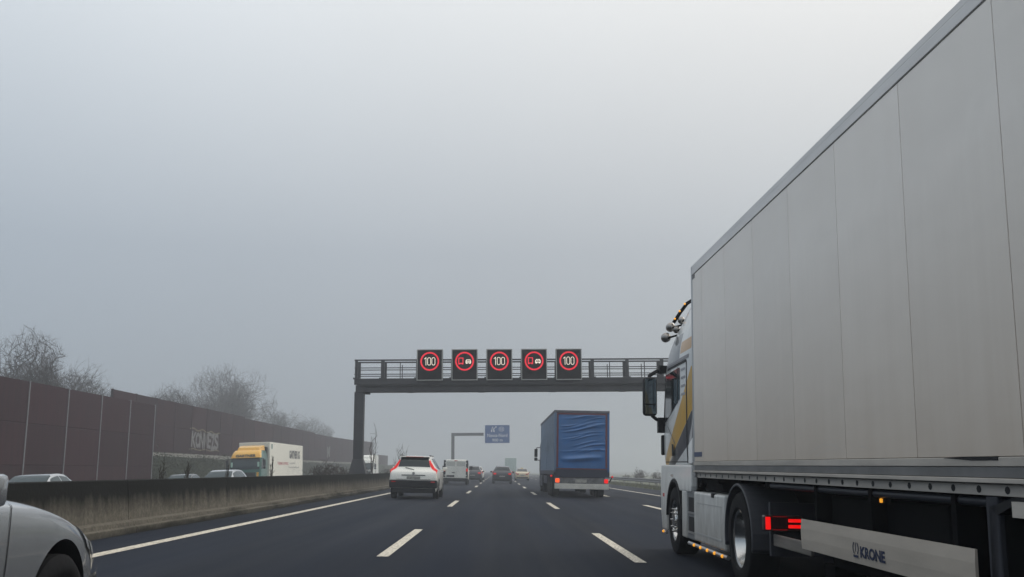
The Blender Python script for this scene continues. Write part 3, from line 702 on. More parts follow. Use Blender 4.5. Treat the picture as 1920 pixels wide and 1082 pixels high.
b = MB(); ring(b, .65, .75, .30, .36, -.060, sx=1.15); b.build('number_oval', M_SIGNW, es)
text('lettering', '23', .42, .34, M_SIGNW, es, FB(.65, .75), bold=.02)

# ------------------------------------------------------------------ wheels
def wheel_meshes(R, w, rim, truck=False, dished=False, chrome=False):
    t = MB(); h = w/2
    t.lathe([(-h*.8, rim), (-h, rim+.03), (-h*1.02, (rim+R)/2), (-h*.92, R-.025), (-h*.72, R), (h*.72, R), (h*.92, R-.025), (h*1.02, (rim+R)/2), (h, rim+.03), (h*.8, rim)], 40)
    for g_ in (-.45, 0, .45): t.lathe([(h*g_-.006, R+.0005), (h*g_-.006, R+.002), (h*g_+.006, R+.002), (h*g_+.006, R+.0005)], 40)
    tm = t.mesh('wheel', M_RUBBER, smooth=True)
    r = MB()
    if truck:
        if dished:   # deep dish rear rim, open toward -x (outer side)
            pr = [(-h*.80, rim), (-h*.86, rim+.012), (-h*.80, rim-.02), (-h*.2, rim-.045), (h*.15, rim-.07), (h*.2, .16), (h*.05, .15), (-h*.35, .13), (-h*.40, .10), (-h*.40, .0)]
        else:        # convex front rim
            pr = [(-h*.80, rim), (-h*.88, rim+.012), (-h*.82, rim-.02), (-h*.45, rim-.045), (-h*.70, rim-.09), (-h*.88, .16), (-h*.90, .13), (-h*1.02, .12), (-h*1.05, .06), (-h*1.05, 0)]
        r.lathe(pr, 40)
        rr = .165 if not dished else .19; xb = -h*.92 if not dished else h*.1
        for i in range(10):
            a = 2*math.pi*i/10; r.tube((xb, rr*math.cos(a), rr*math.sin(a)), (xb-.035, rr*math.cos(a), rr*math.sin(a)), .017, .013, 8)
        rm = r.mesh('rim', M_CHROME if chrome else MATS['wheel_steel'], smooth=True)
    else:
        r.lathe([(-h*.8, rim), (-h*.85, rim+.01), (-h*.75, rim-.025), (-h*.1, rim-.04), (h*.1, rim-.06), (h*.1, 0)], 32)
        for i in range(5):
            a = 2*math.pi*i/5; c, s = math.cos(a), math.sin(a); q, u_ = rim-.02, .06
            r.add([(-h*.72, q*c-u_*s, q*s+u_*c), (-h*.72, q*c+u_*s, q*s-u_*c), (-h*.8, .05*c+.5*u_*s, .05*s-.5*u_*c), (-h*.8, .05*c-.5*u_*s, .05*s+.5*u_*c)], [(0, 1, 2, 3)])
        r.lathe([(-h*.82, .07), (-h*.9, .05), (-h*.9, 0)], 16)
        rm = r.mesh('rim', M_ALU, smooth=True)
    return tm, rm
WM = {}
M_STEEL = mat('wheel_steel', (.10, .10, .10), .6, .3, var=.3, vscale=5)
def wheel(parent, x, y, R, w, rim, truck=False, dished=False, chrome=False):
    k = (R, w, rim, truck, dished, chrome)
    if k not in WM: WM[k] = wheel_meshes(*k)
    o = link('wheel', WM[k][0], parent); o.location = (x, y, R-.004)
    if x > 0: o.rotation_euler = (0, 0, math.pi)
    link('rim', WM[k][1], o); return o

# ------------------------------------------------------------------ cars (lofted bodies)
def pchip_slopes(x, y):
    h = np.diff(x); d = np.diff(y, axis=0)/h[:, None]; m = np.zeros_like(y)
    m[0], m[-1] = d[0], d[-1]
    for i in range(1, len(x)-1):
        a, b_ = d[i-1], d[i]; w1, w2 = 2*h[i]+h[i-1], h[i]+2*h[i-1]
        ok = a*b_ > 0
        with np.errstate(divide='ignore', invalid='ignore'):
            m[i] = np.where(ok, (w1+w2)/(w1/np.where(ok, a, 1)+w2/np.where(ok, b_, 1)), 0)
    return m
class Loft:
    H = 8
    def __init__(s, st):
        """st rows: y, ws(half width), zb, zs(shoulder z), zt(top z), wt(top half width); y falls from the nose (0)"""
        st = np.array(st, float); s.x = -st[:, 0]; ring_ = []
        for y, ws, zb, zs, zt, wt in st:
            ring_.append([(0, zb), (.80*ws, zb), (.965*ws, zb+.09), (ws, zb+.48*(zs-zb)), (ws*.99, zs-.06), (ws*.955, zs), (wt, zt-.055*min(1, max(.12, (zt-zs)/.3))), (wt*.84, zt-.008), (0, zt)])
        s.c = np.array(ring_).reshape(len(st), -1); s.m = pchip_slopes(s.x, s.c)
    def ring(s, y):
        q = -y; q = min(max(q, s.x[0]), s.x[-1]); i = min(np.searchsorted(s.x, q, 'right')-1, len(s.x)-2); h = s.x[i+1]-s.x[i]; t = (q-s.x[i])/h
        a = (1+2*t)*(1-t)**2*s.c[i]+t*(1-t)**2*h*s.m[i]+t*t*(3-2*t)*s.c[i+1]+t*t*(t-1)*h*s.m[i+1]
        return a.reshape(9, 2)
    def P(s, y, hv, side=1):
        r = s.ring(y); i = min(int(hv), 7); t = hv-i
        g = lambda k: r[k] if 0 <= k <= 8 else (np.array((-r[1][0], r[1][1])) if k < 0 else np.array((-r[7][0], r[7][1])))
        p0, p1, p2, p3 = g(i-1), g(i), g(i+1), g(i+2)
        q = .5*((2*p1)+(-p0+p2)*t+(2*p0-5*p1+4*p2-p3)*t*t+(-p0+3*p1-3*p2+p3)*t**3)
        return Vector((side*max(q[0], 0), y, q[1]))
    def body(s, sub=3, hs=3):
        ys = []
        for a, b_ in zip(s.x[:-1], s.x[1:]): ys += [-(a+(b_-a)*k/sub) for k in range(sub)]
        ys.append(-s.x[-1]); m = MB(); hv = [k/hs for k in range(1, 8*hs)]; n = 2*len(hv)+2; vs = []
        for y in ys: vs += [s.P(y, 0)]+[s.P(y, h) for h in hv]+[s.P(y, 8)]+[s.P(y, h, -1) for h in reversed(hv)]
        fs = [(i*n+j, i*n+(j+1) % n, (i+1)*n+(j+1) % n, (i+1)*n+j) for i in range(len(ys)-1) for j in range(n)]
        c0 = len(vs); r0, r1 = s.ring(ys[0]), s.ring(ys[-1])
        vs += [(0, ys[0]+.015, (r0[0][1]+r0[8][1])/2), (0, ys[-1]-.015, (r1[0][1]+r1[8][1])/2)]
        fs += [(c0, (j+1) % n, j) for j in range(n)]; b0 = (len(ys)-1)*n; fs += [(c0+1, b0+j, b0+(j+1) % n) for j in range(n)]
        return m.add(vs, fs)
    def patch(s, name, m, parent, cor, side=1, off=.006, n=8, label=None):
        """cor: four (y,h) corners; side 0 = across the car over the centre line (h then runs to 8 and back)"""
        g_ = []
        for i in range(n+1):
            row = []
            for j in range(n+1):
                u, v = i/n, j/n
                y = (cor[0][0]*(1-u)+cor[1][0]*u)*(1-v)+(cor[3][0]*(1-u)+cor[2][0]*u)*v
                h = (cor[0][1]*(1-u)+cor[1][1]*u)*(1-v)+(cor[3][1]*(1-u)+cor[2][1]*u)*v
                sd = side
                if side == 0:
                    sd = -1 if h > 8 else 1; h = 16-h if h > 8 else h
                e = .01; p = s.P(y, h, sd); a = s.P(y-e, h, sd)-s.P(y+e, h, sd); b_ = s.P(y, min(h+.04, 8), sd)-s.P(y, max(h-.04, 0), sd)
                nn = a.cross(b_)
                if nn.length > 1e-9: nn.normalize()
                if nn.dot(p-Vector((0, p.y, .72))) < 0: nn = -nn
                row.append(p+nn*off)
            g_.append(row)
        mb = MB(); mb.grid(g_); return mb.build(name, m, parent, smooth=True, label=label)
def cut(me, cutters):
    """subtract wheel wells; both meshes carry [paint, dark]"""
    o = bpy.data.objects.new('tmp', me); COL.objects.link(o); k = bpy.data.objects.new('tmpc', cutters); COL.objects.link(k)
    md = o.modifiers.new('b', 'BOOLEAN'); md.object = k; md.operation = 'DIFFERENCE'; md.solver = 'EXACT'
    bpy.context.view_layer.update()
    n = bpy.data.meshes.new_from_object(o.evaluated_get(bpy.context.evaluated_depsgraph_get()))
    bpy.data.objects.remove(o); bpy.data.objects.remove(k); return n
SEDAN = [(0, .52, .30, .50, .515, .42), (-.05, .66, .24, .56, .585, .54), (-.16, .755, .21, .615, .655, .62), (-.38, .83, .19, .715, .765, .66), (-.75, .865, .19, .845, .885, .68), (-1.15, .88, .19, .925, .965, .69), (-1.50, .885, .19, .955, 1.01, .70),
         (-1.85, .89, .19, .97, 1.20, .65), (-2.25, .89, .19, .98, 1.39, .585), (-2.8, .89, .19, .985, 1.44, .565), (-3.3, .89, .19, .99, 1.41, .57), (-3.75, .885, .19, .995, 1.22, .63), (-4.1, .87, .19, .99, 1.055, .69), (-4.45, .85, .20, .97, 1.01, .70), (-4.66, .80, .24, .90, .95, .66), (-4.76, .70, .32, .78, .82, .55)]
HATCH = [(0, .55, .32, .58, .60, .46), (-.05, .70, .26, .68, .71, .58), (-.18, .79, .22, .76, .80, .66), (-.45, .86, .20, .86, .91, .70), (-.85, .89, .20, .94, .98, .72), (-1.15, .90, .20, .98, 1.04, .72),
         (-1.5, .905, .20, 1.0, 1.27, .67), (-1.95, .905, .20, 1.02, 1.50, .61), (-2.6, .905, .20, 1.03, 1.56, .60), (-3.3, .90, .20, 1.05, 1.545, .595), (-3.85, .89, .20, 1.07, 1.49, .60), (-4.05, .885, .21, 1.07, 1.36, .64), (-4.2, .875, .22, 1.06, 1.13, .74), (-4.3, .86, .25, .98, 1.03, .76), (-4.36, .80, .30, .86, .90, .68)]
ESTATE = [(y*1.03, a, b_, c, d, e) for y, a, b_, c, d, e in SEDAN[:9]]+[(-2.95, .89, .19, .985, 1.46, .585), (-3.6, .885, .19, .99, 1.455, .58), (-4.3, .87, .19, .99, 1.38, .60), (-4.55, .86, .2, .98, 1.15, .68), (-4.66, .83, .22, .94, .99, .70), (-4.75, .74, .3, .8, .84, .6)]
SUV = [(0, .58, .36, .62, .65, .48), (-.05, .74, .30, .74, .78, .62), (-.2, .84, .27, .84, .90, .72), (-.5, .91, .26, .95, 1.0, .75), (-.95, .94, .26, 1.02, 1.07, .76), (-1.3, .945, .26, 1.06, 1.12, .76), (-1.7, .945, .26, 1.08, 1.36, .70), (-2.15, .945, .26, 1.09, 1.60, .63),
       (-2.8, .945, .26, 1.10, 1.67, .615), (-3.5, .94, .26, 1.12, 1.665, .60), (-4.1, .93, .26, 1.13, 1.62, .575), (-4.30, .925, .26, 1.13, 1.53, .575), (-4.47, .925, .27, 1.12, 1.20, .655), (-4.56, .92, .29, 1.07, 1.11, .72), (-4.63, .905, .34, 1.0, 1.04, .76), (-4.67, .87, .40, .90, .94, .70)]
def car(kind, paint, label, name='car', cat='car', group=None, lit=True, near=False):
    st = {'sedan': SEDAN, 'hatch': HATCH, 'estate': ESTATE, 'suv': SUV}[kind]; L = -st[-1][0]; t = thing(name, label, cat, group); lo = Loft(st)
    ax = {'sedan': (-.82, -3.70), 'hatch': (-.85, -3.48), 'estate': (-.88, -3.72), 'suv': (-.88, -3.66)}[kind]; R = {'suv': .365}.get(kind, .335 if near else .315)
    hw = max(r_[1] for r_ in st)
    body = lo.body(3, 3).mesh('body', [paint, M_BLACK])
    c = MB()
    for y in ax:
        for s in (-1, 1): c.tube((s*(hw-.30), y, R+.01), (s*(hw+.3), y, R+.01), R+(.066 if near else .055), n=48, mi=1)
    body = cut(body, c.mesh('c', [paint, M_BLACK])); body.name = 'body'; shade(body, 35); link('body', body, t)
    for y in ax:
        for s in (-1, 1): wheel(t, s*(hw-.115), y, R, .215, R*.62)
    f = {'sedan': dict(ws=(-1.52, -2.24), sw=(-2.0, -3.55), rw=(-3.36, -4.02)), 'hatch': dict(ws=(-1.17, -1.94), sw=(-1.62, -3.75), rw=(-3.88, -4.17)), 'estate': dict(ws=(-1.57, -2.3), sw=(-2.05, -4.15), rw=(-4.32, -4.55)), 'suv': dict(ws=(-1.33, -2.14), sw=(-1.85, -4.0), rw=(-4.14, -4.45))}[kind]
    lo.patch('windscreen', M_GLASS2, t, ((f['ws'][0], 6.08), (f['ws'][1], 6.05), (f['ws'][1], 9.95), (f['ws'][0], 9.92)), 0)
    lo.patch('rear_window', M_GLASS, t, ((f['rw'][0], 6.12), (f['rw'][1], 6.10), (f['rw'][1], 9.90), (f['rw'][0], 9.88)), 0)
    a, b_ = f['sw']; mid = (a+b_)/2
    for s in (-1, 1):
        lo.patch('side_window', M_GLASS2, t, ((a+.30, 5.12), (mid+.04, 5.12), (mid+.04, 5.90), (a-.12, 5.84)), s)
        lo.patch('side_window', M_GLASS2, t, ((mid-.04, 5.12), (b_-.02, 5.2), (b_+.2, 5.86), (mid-.04, 5.90)), s)
        # door mirror
        m = MB(); my = f['ws'][0]-(.46 if near else .30); m.box((s*(hw+.10), my, 1.03 if kind != 'suv' else 1.17), (.19, .12, .14)); m.box((s*(hw-.01), my, .98 if kind != 'suv' else 1.12), (.12, .06, .05)); m.build('door_mirror', paint if kind != 'suv' else M_SUVW, t, bevel=.035, smooth=True)
        lo.patch('headlamp', M_HEADL, t, ((-.10, 3.7), (-.44, 4.0), (-.62, 4.95), (-.30, 5.4)) if near else ((-.10, 3.9), (-.42, 4.35), (-.42, 5.3), (-.12, 5.6)), s, off=.008)
        for yy in (mid, a+.05):
            lo.patch('door_seam', M_BLACK, t, ((yy-.004, 2.2), (yy+.004, 2.2), (yy+.004, 4.9), (yy-.004, 4.9)), s, off=.002, n=6)
    tl = M_TAILR if lit else M_TAILD
    if kind in ('sedan',):
        for s in (-1, 1): lo.patch('tail_lamp', tl, t, ((-4.44, 3.7), (-4.735, 3.9), (-4.735, 5.4), (-4.44, 5.0)), s, off=.01)
    elif kind == 'suv':
        for s in (-1, 1):
            lo.patch('tail_lamp', tl, t, ((-4.39, 5.35), (-4.53, 5.75), (-4.345, 6.14), (-4.24, 5.92)), s, off=.012)
            lo.patch('tail_lamp', tl, t, ((-4.44, 4.55), (-4.645, 4.45), (-4.53, 5.78), (-4.39, 5.33)), s, off=.012)
    else:
        for s in (-1, 1): lo.patch('tail_lamp', tl, t, ((st[-4][0]-.02, 3.9), (st[-2][0], 3.9), (st[-3][0], 5.35), (st[-4][0]-.02, 5.2)), s, off=.012)
    if kind in ('hatch', 'estate', 'sedan'):
        lx, lz = {'hatch': (.66, .86), 'estate': (.56, .78), 'sedan': (.55, .76)}[kind]
        for s in (-1, 1): m = MB(); m.box((s*lx, -L+.03, lz), (.26, .10, .15)); m.build('rear_lamp', tl, t, bevel=.03)
    # number plate, bumper inserts
    zt = .69 if kind == 'suv' else .52
    m = MB(); m.box((0, -L-.012, zt+.12), (.52, .02, .11)); m.build('number_plate', M_DPLATE, t)
    m = MB(); m.box((0, .02, .42), (.52, .02, .11)); m.build('number_plate', M_PLATE, t)
    if kind == 'suv':
        m = MB(); m.b2(-.925, .925, -L-.045, -4.12, .42, .73); m.build('rear_bumper', M_BLACK, t, bevel=.05)
        m = MB(); m.b2(-.86, .86, -L-.03, -4.12, .24, .418); m.build('rear_diffuser', M_BLACK, t, bevel=.03)
        for s in (-1, 1):
            m = MB(); m.box((s*.76, -L-.048, .66), (.16, .012, .04)); m.build('reflector', M_TAILD, t)
            m = MB(); m.tube((s*.56, -3.95, 1.675), (s*.58, -2.3, 1.675), .018, n=8); m.build('roof_rail', M_BLACK, t)
            lo.patch('bumper_crease', paint, t, ((-4.55, 3.35), (-4.64, 3.2), (-4.64, 3.45), (-4.55, 3.55)), s, off=.02)
        m = MB(); m.b2(-.58, .58, -4.36, -4.05, 1.60, 1.64); m.build('roof_spoiler', paint, t, bevel=.015)
        m = MB(); m.tube((0, -4.56, 1.12), (-.34, -4.50, 1.20), .012, n=6); m.build('rear_wiper', M_BLACK, t)
        m = MB(); m.tube((0, -L-.02, .985), (0, -L+.02, .985), .05, n=16); m.build('badge', M_CHROME, t)
        m = MB(); m.b2(-.34, .34, -4.372, -4.362, 1.605, 1.625); m.build('brake_lamp', M_TAILD, t)
        m = MB(); m.b2(-.46, .46, -L-.022, -L+.02, .90, .925); m.build('tailgate_handle', M_BLACK, t)
        m = MB(); m.b2(-.66, .66, -L-.019, -L+.02, .745, .757); m.build('tailgate_gap', M_BLACK, t)
        m = MB(); m.add([(0, -3.98, 1.65), (.02, -4.10, 1.65), (-.02, -4.10, 1.65), (0, -4.10, 1.72)], [(0, 1, 3), (0, 3, 2), (1, 2, 3), (0, 2, 1)]); m.build('aerial_fin', paint, t)
    else:
        m = MB(); m.b2(-.70, .70, -L-.022, -L+.1, .30, .42); m.build('rear_bumper_insert', M_BLACK, t, bevel=.03)
    m = MB(); m.b2(-.55, .55, .005, .04, .34, .40); m.build('grille', M_BLACK, t)
    return t, L, lo

# near silver car beside us: only its nose, wing and wheel show
sc, L, lo = car('sedan', M_SILV, 'silver saloon in the left lane, its front wing beside the concrete barrier', lit=False, near=True)
place(sc, -3.235, 6.22)
for sd in (-1, 1):
    lo.patch('wing_seam', M_BLACK, sc, ((-1.50, 2.2), (-1.508, 2.2), (-1.44, 5.0), (-1.432, 5.0)), sd, off=.003, n=10)
    lo.patch('bonnet_gap', M_BLACK, sc, ((-.42, 5.62), (-.42, 5.66), (-1.46, 5.56), (-1.46, 5.52)), sd, off=.003, n=10)
lo.patch('bumper_strip', M_SILV, sc, ((-.01, 3.5), (-.34, 3.4), (-.34, 3.6), (-.01, 3.7)), 1, off=.035)
lo.patch('indicator_lens', mat('clear_lens', (.55, .57, .58), .08, coat=1), sc, ((-.22, 3.85), (-.36, 3.95), (-.44, 4.65), (-.28, 4.8)), 1, off=.013)

for kind, paint, label, x, y, lit in (
    ('suv', M_SUVW, 'white off-road car with red lamps climbing the rear pillars, left lane', -3.30, 38.0, True),
    ('hatch', M_GREYC, 'dark grey car half hidden behind the white panel van', -2.52, 96.0, True),
    ('hatch', M_VANW, 'small white car ahead of the dark grey car in the left lane', -2.60, 117.0, True),
    ('hatch', M_DARK, 'black hatchback with lit tail lamps alone in the middle lane', .36, 87.5, True),
    ('sedan', M_TAXI, 'beige taxi saloon beside the front of the blue truck', 2.98, 121.0, False)):
    t, L, lo = car(kind, paint, label, lit=lit); place(t, x, y+L)
    if kind == 'sedan':
        m = MB(); m.box((0, -2.75, 1.49), (.32, .12, .10)); m.build('roof_sign', mat('taxi_sign', (.62, .52, .2), .5), t, bevel=.02)
for kind, paint, label, x, y in (
    ('sedan', M_SILV, 'oncoming silver saloon showing only its roof above the barrier, near noise wall behind', -14.95, 29.5),
    ('estate', M_SILV, 'oncoming silver estate car behind the barrier in front of the green truck', -13.75, 46.6),
    ('sedan', M_DARK, 'oncoming dark saloon whose roof barely shows beside the silver estate', -17.6, 52.5)):
    t, L, lo = car(kind, paint, label, lit=False); place_opp(t, x, y)
    if kind == 'estate': t.scale = (1, 1, 1.06)

# ------------------------------------------------------------------ white panel van
van = thing('panel_van', 'white panel van with twin rear doors ahead of the white off-road car', 'van')
def rbox(x0, x1, y0, y1, z0, z1, name, m, parent, bevel=.05, top=None):
    b = MB()
    if top: 
        xi, yi0, yi1 = top; b.add([(x0, y0, z0), (x1, y0, z0), (x1, y1, z0), (x0, y1, z0), (x0+xi, y0+yi0, z1), (x1-xi, y0+yi0, z1), (x1-xi, y1-yi1, z1), (x0+xi, y1-yi1, z1)], [(0, 3, 2, 1), (4, 5, 6, 7), (0, 1, 5, 4), (1, 2, 6, 5), (2, 3, 7, 6), (3, 0, 4, 7)])
    else: b.b2(x0, x1, y0, y1, z0, z1)
    return b.build(name, m, parent, bevel=bevel, smooth=True)
rbox(-.95, .95, 0, 3.95, .38, 1.15, 'lower_body', M_VANW, van); rbox(-.95, .95, 0.0, 3.7, 1.151, 1.93, 'upper_body', M_VANW, van, .06, (.12, .03, .55)); rbox(-.93, .93, 3.951, 4.75, .38, 1.05, 'bonnet', M_VANW, van, .1, (.12, 0, .25))
for s in (-1, 1):
    b = MB(); b.b2(.012*s, .80*s, -.03, .0, .50, 1.86); d = b.build('rear_door', M_VANW, van, bevel=.015)
    b = MB(); b.b2(.08*s, .74*s, -.036, -.031, 1.42, 1.76); b.build('recess_shade_plate', mat('van_recess_shade', (.56, .56, .51), .5), d, bevel=.01)  # recess shade painted as a darker plate on the door
    b = MB(); b.b2(.82*s, .945*s, -.04, .0, 1.02, 1.26); b.build('tail_lamp', M_TAILR, van, bevel=.02)
    b = MB(); b.b2(.80*s, .96*s, -.02, .05, .55, 1.88); b.build('corner_pillar', M_BLACK, van, bevel=.02)
    for z in (.72, 1.3, 1.66): b = MB(); b.b2(.79*s, .87*s, -.05, -.02, z-.04, z+.04); b.build('hinge', M_VANW, van)
    b = MB(); b.box((s*1.13, 3.3, 1.30), (.22, .12, .30)); b.build('door_mirror', M_BLACK, van, bevel=.03)
    b = MB(); b.box((s*1.0, 3.3, 1.18), (.16, .06, .05)); b.build('mirror_arm', M_BLACK, van)
    b = MB(); b.add([(s*.958, 2.3, 1.2), (s*.958, 3.55, 1.2), (s*.905, 3.25, 1.72), (s*.89, 2.3, 1.76)], [(0, 1, 2, 3)]); b.build('side_window', M_GLASS2, van)
    for y in (.75, 3.85): wheel(van, s*.85, y, .33, .21, .20)
b = MB(); b.b2(-.96, .96, -.08, .25, .30, .50); b.build('rear_bumper', M_BLACK, van, bevel=.03)
b = MB(); b.b2(-.12, .12, -.042, -.03, 1.82, 1.87); b.build('brake_lamp', M_TAILD, van)
b = MB(); b.b2(-.72, -.10, -.045, -.031, .58, .72); b.build('number_plate', M_BLACK, van)
b = MB(); b.b2(-.30, -.08, -.05, -.031, .90, .95); b.build('door_handle', M_BLACK, van)
b = MB(); b.add([(-.8, 3.96, 1.16), (.8, 3.96, 1.16), (.74, 3.25, 1.86), (-.74, 3.25, 1.86)], [(0, 1, 2, 3)]); b.build('windscreen', M_GLASS2, van)
b = MB(); b.b2(-.8, .8, .2, 4.6, .24, .379); b.build('underbody', M_CHASSIS, van)
place(van, -3.36, 77.2)

# ------------------------------------------------------------------ hero truck: grey box trailer
TX, TY, TYAW, TPIT = 3.864, 13.074, .00704, .00559
tr = thing('semi_trailer', 'long grey box semi trailer beside us with dirty lower rail and side guard', 'trailer')
LT, HWD = 13.6, 1.275
b = MB(); b.b2(-HWD+.012, HWD-.012, -LT+.02, -.02, 1.20, 3.985); b.build('box_core', M_CHASSIS, tr)
pmz0, pmz1 = 1.333, 3.856
seams = [0.055]+[.635+1.249*k for k in range(11)]
seams = [s_ for s_ in seams if s_ < LT-.1]+[LT-.06]
pme = {}
for s in (-1, 1):
    for a, e in zip(seams[:-1], seams[1:]):
        w = round(e-a, 3)
        if w not in pme:
            m = MB(); m.b2(-.013, .013, -w+.004, -.004, pmz0, pmz1); pme[w] = m.mesh('side_panel', M_TSKIN, bevel=.003)
        o = link('side_panel', pme[w], tr); o.location = (s*(HWD-.013), -a, 0)
    x0, x1 = s*(HWD-.02), s*(HWD+.004)
    for nm, z0, z1, d, m_ in (('roof_rail', 3.866, 3.945, .006, M_TPROF), ('roof_edge', 3.948, 4.0, .002, M_TPROF), ('floor_rail', 1.279, 1.330, .006, M_TLOW), ('dark_band', 1.219, 1.277, .001, M_TDARK), ('lower_lip', 1.190, 1.217, .012, M_TLOW)):
        m = MB(); m.b2(s*(HWD-.10), s*(HWD+d), -LT, 0, z0, z1); m.build(nm, m_, tr, bevel=.004)
    m = MB(); m.b2(s*(HWD-.085), s*(HWD-.03), -LT+.05, -.06, 1.122, 1.186); m.build('lashing_rail', M_TLOW, tr, bevel=.004)
    m = MB(); m.add([(0, .028*math.cos(q*math.pi/4), .022*math.sin(q*math.pi/4)) for q in range(8)], [tuple(range(8))]); hole = m.mesh('lashing_hole', M_BLACK)
    for k in range(44): link('lashing_hole', hole, tr, loc=(s*(HWD-.029), -.26-.305*k, 1.155))
    m = MB(); m.tube((s*(HWD-.10), -LT+.1, 1.085), (s*(HWD-.10), -3.3, 1.085), .030, n=12); m.build('frame_tube', mat('frame_tube', (.03, .034, .045), .45, .3), tr, smooth=True)
    m = MB(); m.b2(s*(HWD-.03), s*(HWD+.008), -.052, .01, 1.12, 4.0); m.build('corner_post', M_ALU, tr, bevel=.01)
    # chassis beam and legs
    m = MB(); m.b2(s*.45, s*.60, -LT+.2, -1.0, .95, 1.15); m.build('chassis_beam', M_CHASSIS, tr)
    m = MB(); m.b2(s*.72, s*.88, -4.28, -4.12, .42, 1.12); m.b2(s*.66, s*.94, -4.34, -4.06, .30, .42); m.build('landing_leg', M_CHASSIS, tr, bevel=.01)
    # side guard panel with slight break lines
    m = MB()
    for z0, z1, dx in ((.57, .655, -.012), (.655, .745, 0), (.745, .822, -.008)):
        m.add([(s*(HWD-.03), -4.43, z0), (s*(HWD-.03), -7.515, z0), (s*(HWD-.03), -7.515, z1), (s*(HWD-.03), -4.43, z1)] + [(s*(HWD-.012+(0 if z0 == .655 else -.006 if z0 < .6 else 0)), -4.43, z0), (s*(HWD-.012+(0 if z0 == .655 else -.006 if z0 < .6 else 0)), -7.515, z0), (s*(HWD-.012+(-.006 if z0 > .7 else 0)), -7.515, z1), (s*(HWD-.012+(-.006 if z0 > .7 else 0)), -4.43, z1)],
              [(4, 5, 6, 7), (0, 3, 2, 1), (3, 7, 6, 2), (0, 1, 5, 4), (0, 4, 7, 3), (1, 2, 6, 5)])
    m.build('side_guard', M_SKIRT, tr)
    m = MB(); m.b2(s*(HWD-.13), s*(HWD-.10), -4.42, -3.15, .50, .615); m.build('side_guard_board', mat('guard_board', (.16, .145, .125), .6, .1, var=.25, vscale=3, stretch=(1, .3, 6)), tr, bevel=.01)
    for y in (-4.7, -5.9, -7.2): m = MB(); m.b2(s*(HWD-.20), s*(HWD-.06), y-.03, y+.03, .60, 1.12); m.build('guard_bracket', M_CHASSIS, tr)
    # side marker
    m = MB(); m.b2(s*(HWD-.14), s*(HWD-.10), -6.08, -5.98, 1.02, 1.06); m.build('lamp_bracket', M_CHASSIS, tr)
    m = MB(); m.b2(s*(HWD-.101), s*(HWD-.085), -6.045, -6.015, 1.022, 1.052); m.build('side_marker', M_AMBER, tr, bevel=.005)
    # bogie
    for y in (-8.45, -9.76, -11.07): wheel(tr, s*1.08, y, .50, .37, .29, True, False)
    m = MB(); m.prism([(-7.64, .55), (-7.70, .55), (-7.74, 1.02), (-7.95, 1.09), (-11.5, 1.09), (-11.7, 1.0), (-11.66, 1.0), (-11.5, 1.12), (-7.93, 1.12), (-7.66, 1.06)], s*.85, s*1.235); m.build('mudguard', M_BLACK, tr)
    m = MB(); m.b2(s*(HWD-.08), s*(HWD-.04), -7.75, -7.62, .40, 1.12); m.build('mud_flap', mat('mud_flap', (.022, .024, .032), .7), tr, bevel=.01)
    m = MB(); m.b2(s*(HWD-.02), s*(HWD+.016), -11.9, -8.0, 1.02, 1.10); m.build('lower_side_rail', M_TLOW, tr)
    # rear lamps
    m = MB(); m.b2(s*.70, s*1.15, -LT-.02, -LT+.1, .78, .92); m.build('tail_lamp', M_TAILR, tr, bevel=.02)
for y in (-8.45, -9.76, -11.07): m = MB(); m.tube((-.95, y, .5), (.95, y, .5), .07, n=12); m.build('axle', M_CHASSIS, tr)
m = MB(); m.b2(-1.2, 1.2, -LT+.3, -.4, 1.145, 1.199); m.build('floor_frame', M_CHASSIS, tr)
for k in range(12): m = MB(); m.b2(-1.15, 1.15, -.9-k*1.05, -.82-k*1.05, 1.06, 1.144); m.build('cross_member', M_CHASSIS, tr)
m = MB(); m.b2(-1.1, 1.1, -6.9, -4.75, .45, 1.04); m.build('pallet_box', M_CHASSIS, tr, bevel=.02)
m = MB(); m.b2(-HWD+.02, HWD-.02, -LT+.001, LT*0-LT+.06, 1.21, 3.98); m.build('rear_doors', M_WHITE, tr)
m = MB(); m.b2(-1.2, 1.2, -LT, -LT+.14, .55, .68); m.build('underrun_bumper', M_CHASSIS, tr)
m = MB(); m.b2(-HWD+.05, HWD-.05, -.02, .0, 1.2, 3.98); m.build('front_wall', M_WHITE, tr)
# little plates and damage
m = MB(); m.b2(-HWD-.004, -HWD+.01, -.52, -.06, 1.393, 1.452); m.build('tir_plate', M_BLUEPL, tr)
m = MB(); m.b2(-HWD-.003, -HWD+.01, -.22, -.06, 3.80, 3.852); m.build('corner_plate', M_TDARK, tr)
m = MB(); m.prism([(-7.25, 1.328), (-7.55, 1.331), (-7.88, 1.331), (-7.88, 1.312), (-7.6, 1.312)], -HWD-.0085, -HWD+.0); m.build('torn_seal', M_BLACK, tr)
# scuff marks on the lower panels
M_SCUFF = mat('bare_scuff', (.58, .53, .47), .5)
def scuff(pts, w):
    m = MB(); n = len(pts)
    for (y0_, z0_), (y1_, z1_) in zip(pts[:-1], pts[1:]): m.add([(-HWD-.0008, y0_, z0_), (-HWD-.0008, y1_, z1_), (-HWD-.0008, y1_, z1_+w), (-HWD-.0008, y0_, z0_+w)], [(0, 1, 2, 3)])
    m.build('scuff', M_SCUFF, tr)
scuff([(-4.75, 1.37), (-4.95, 1.42), (-5.15, 1.45), (-5.35, 1.44), (-5.55, 1.40)], .006); scuff([(-4.9, 1.36), (-5.1, 1.39), (-5.3, 1.41), (-5.5, 1.39)], .004); scuff([(-5.9, 1.42), (-6.05, 1.41), (-6.15, 1.385)], .004)
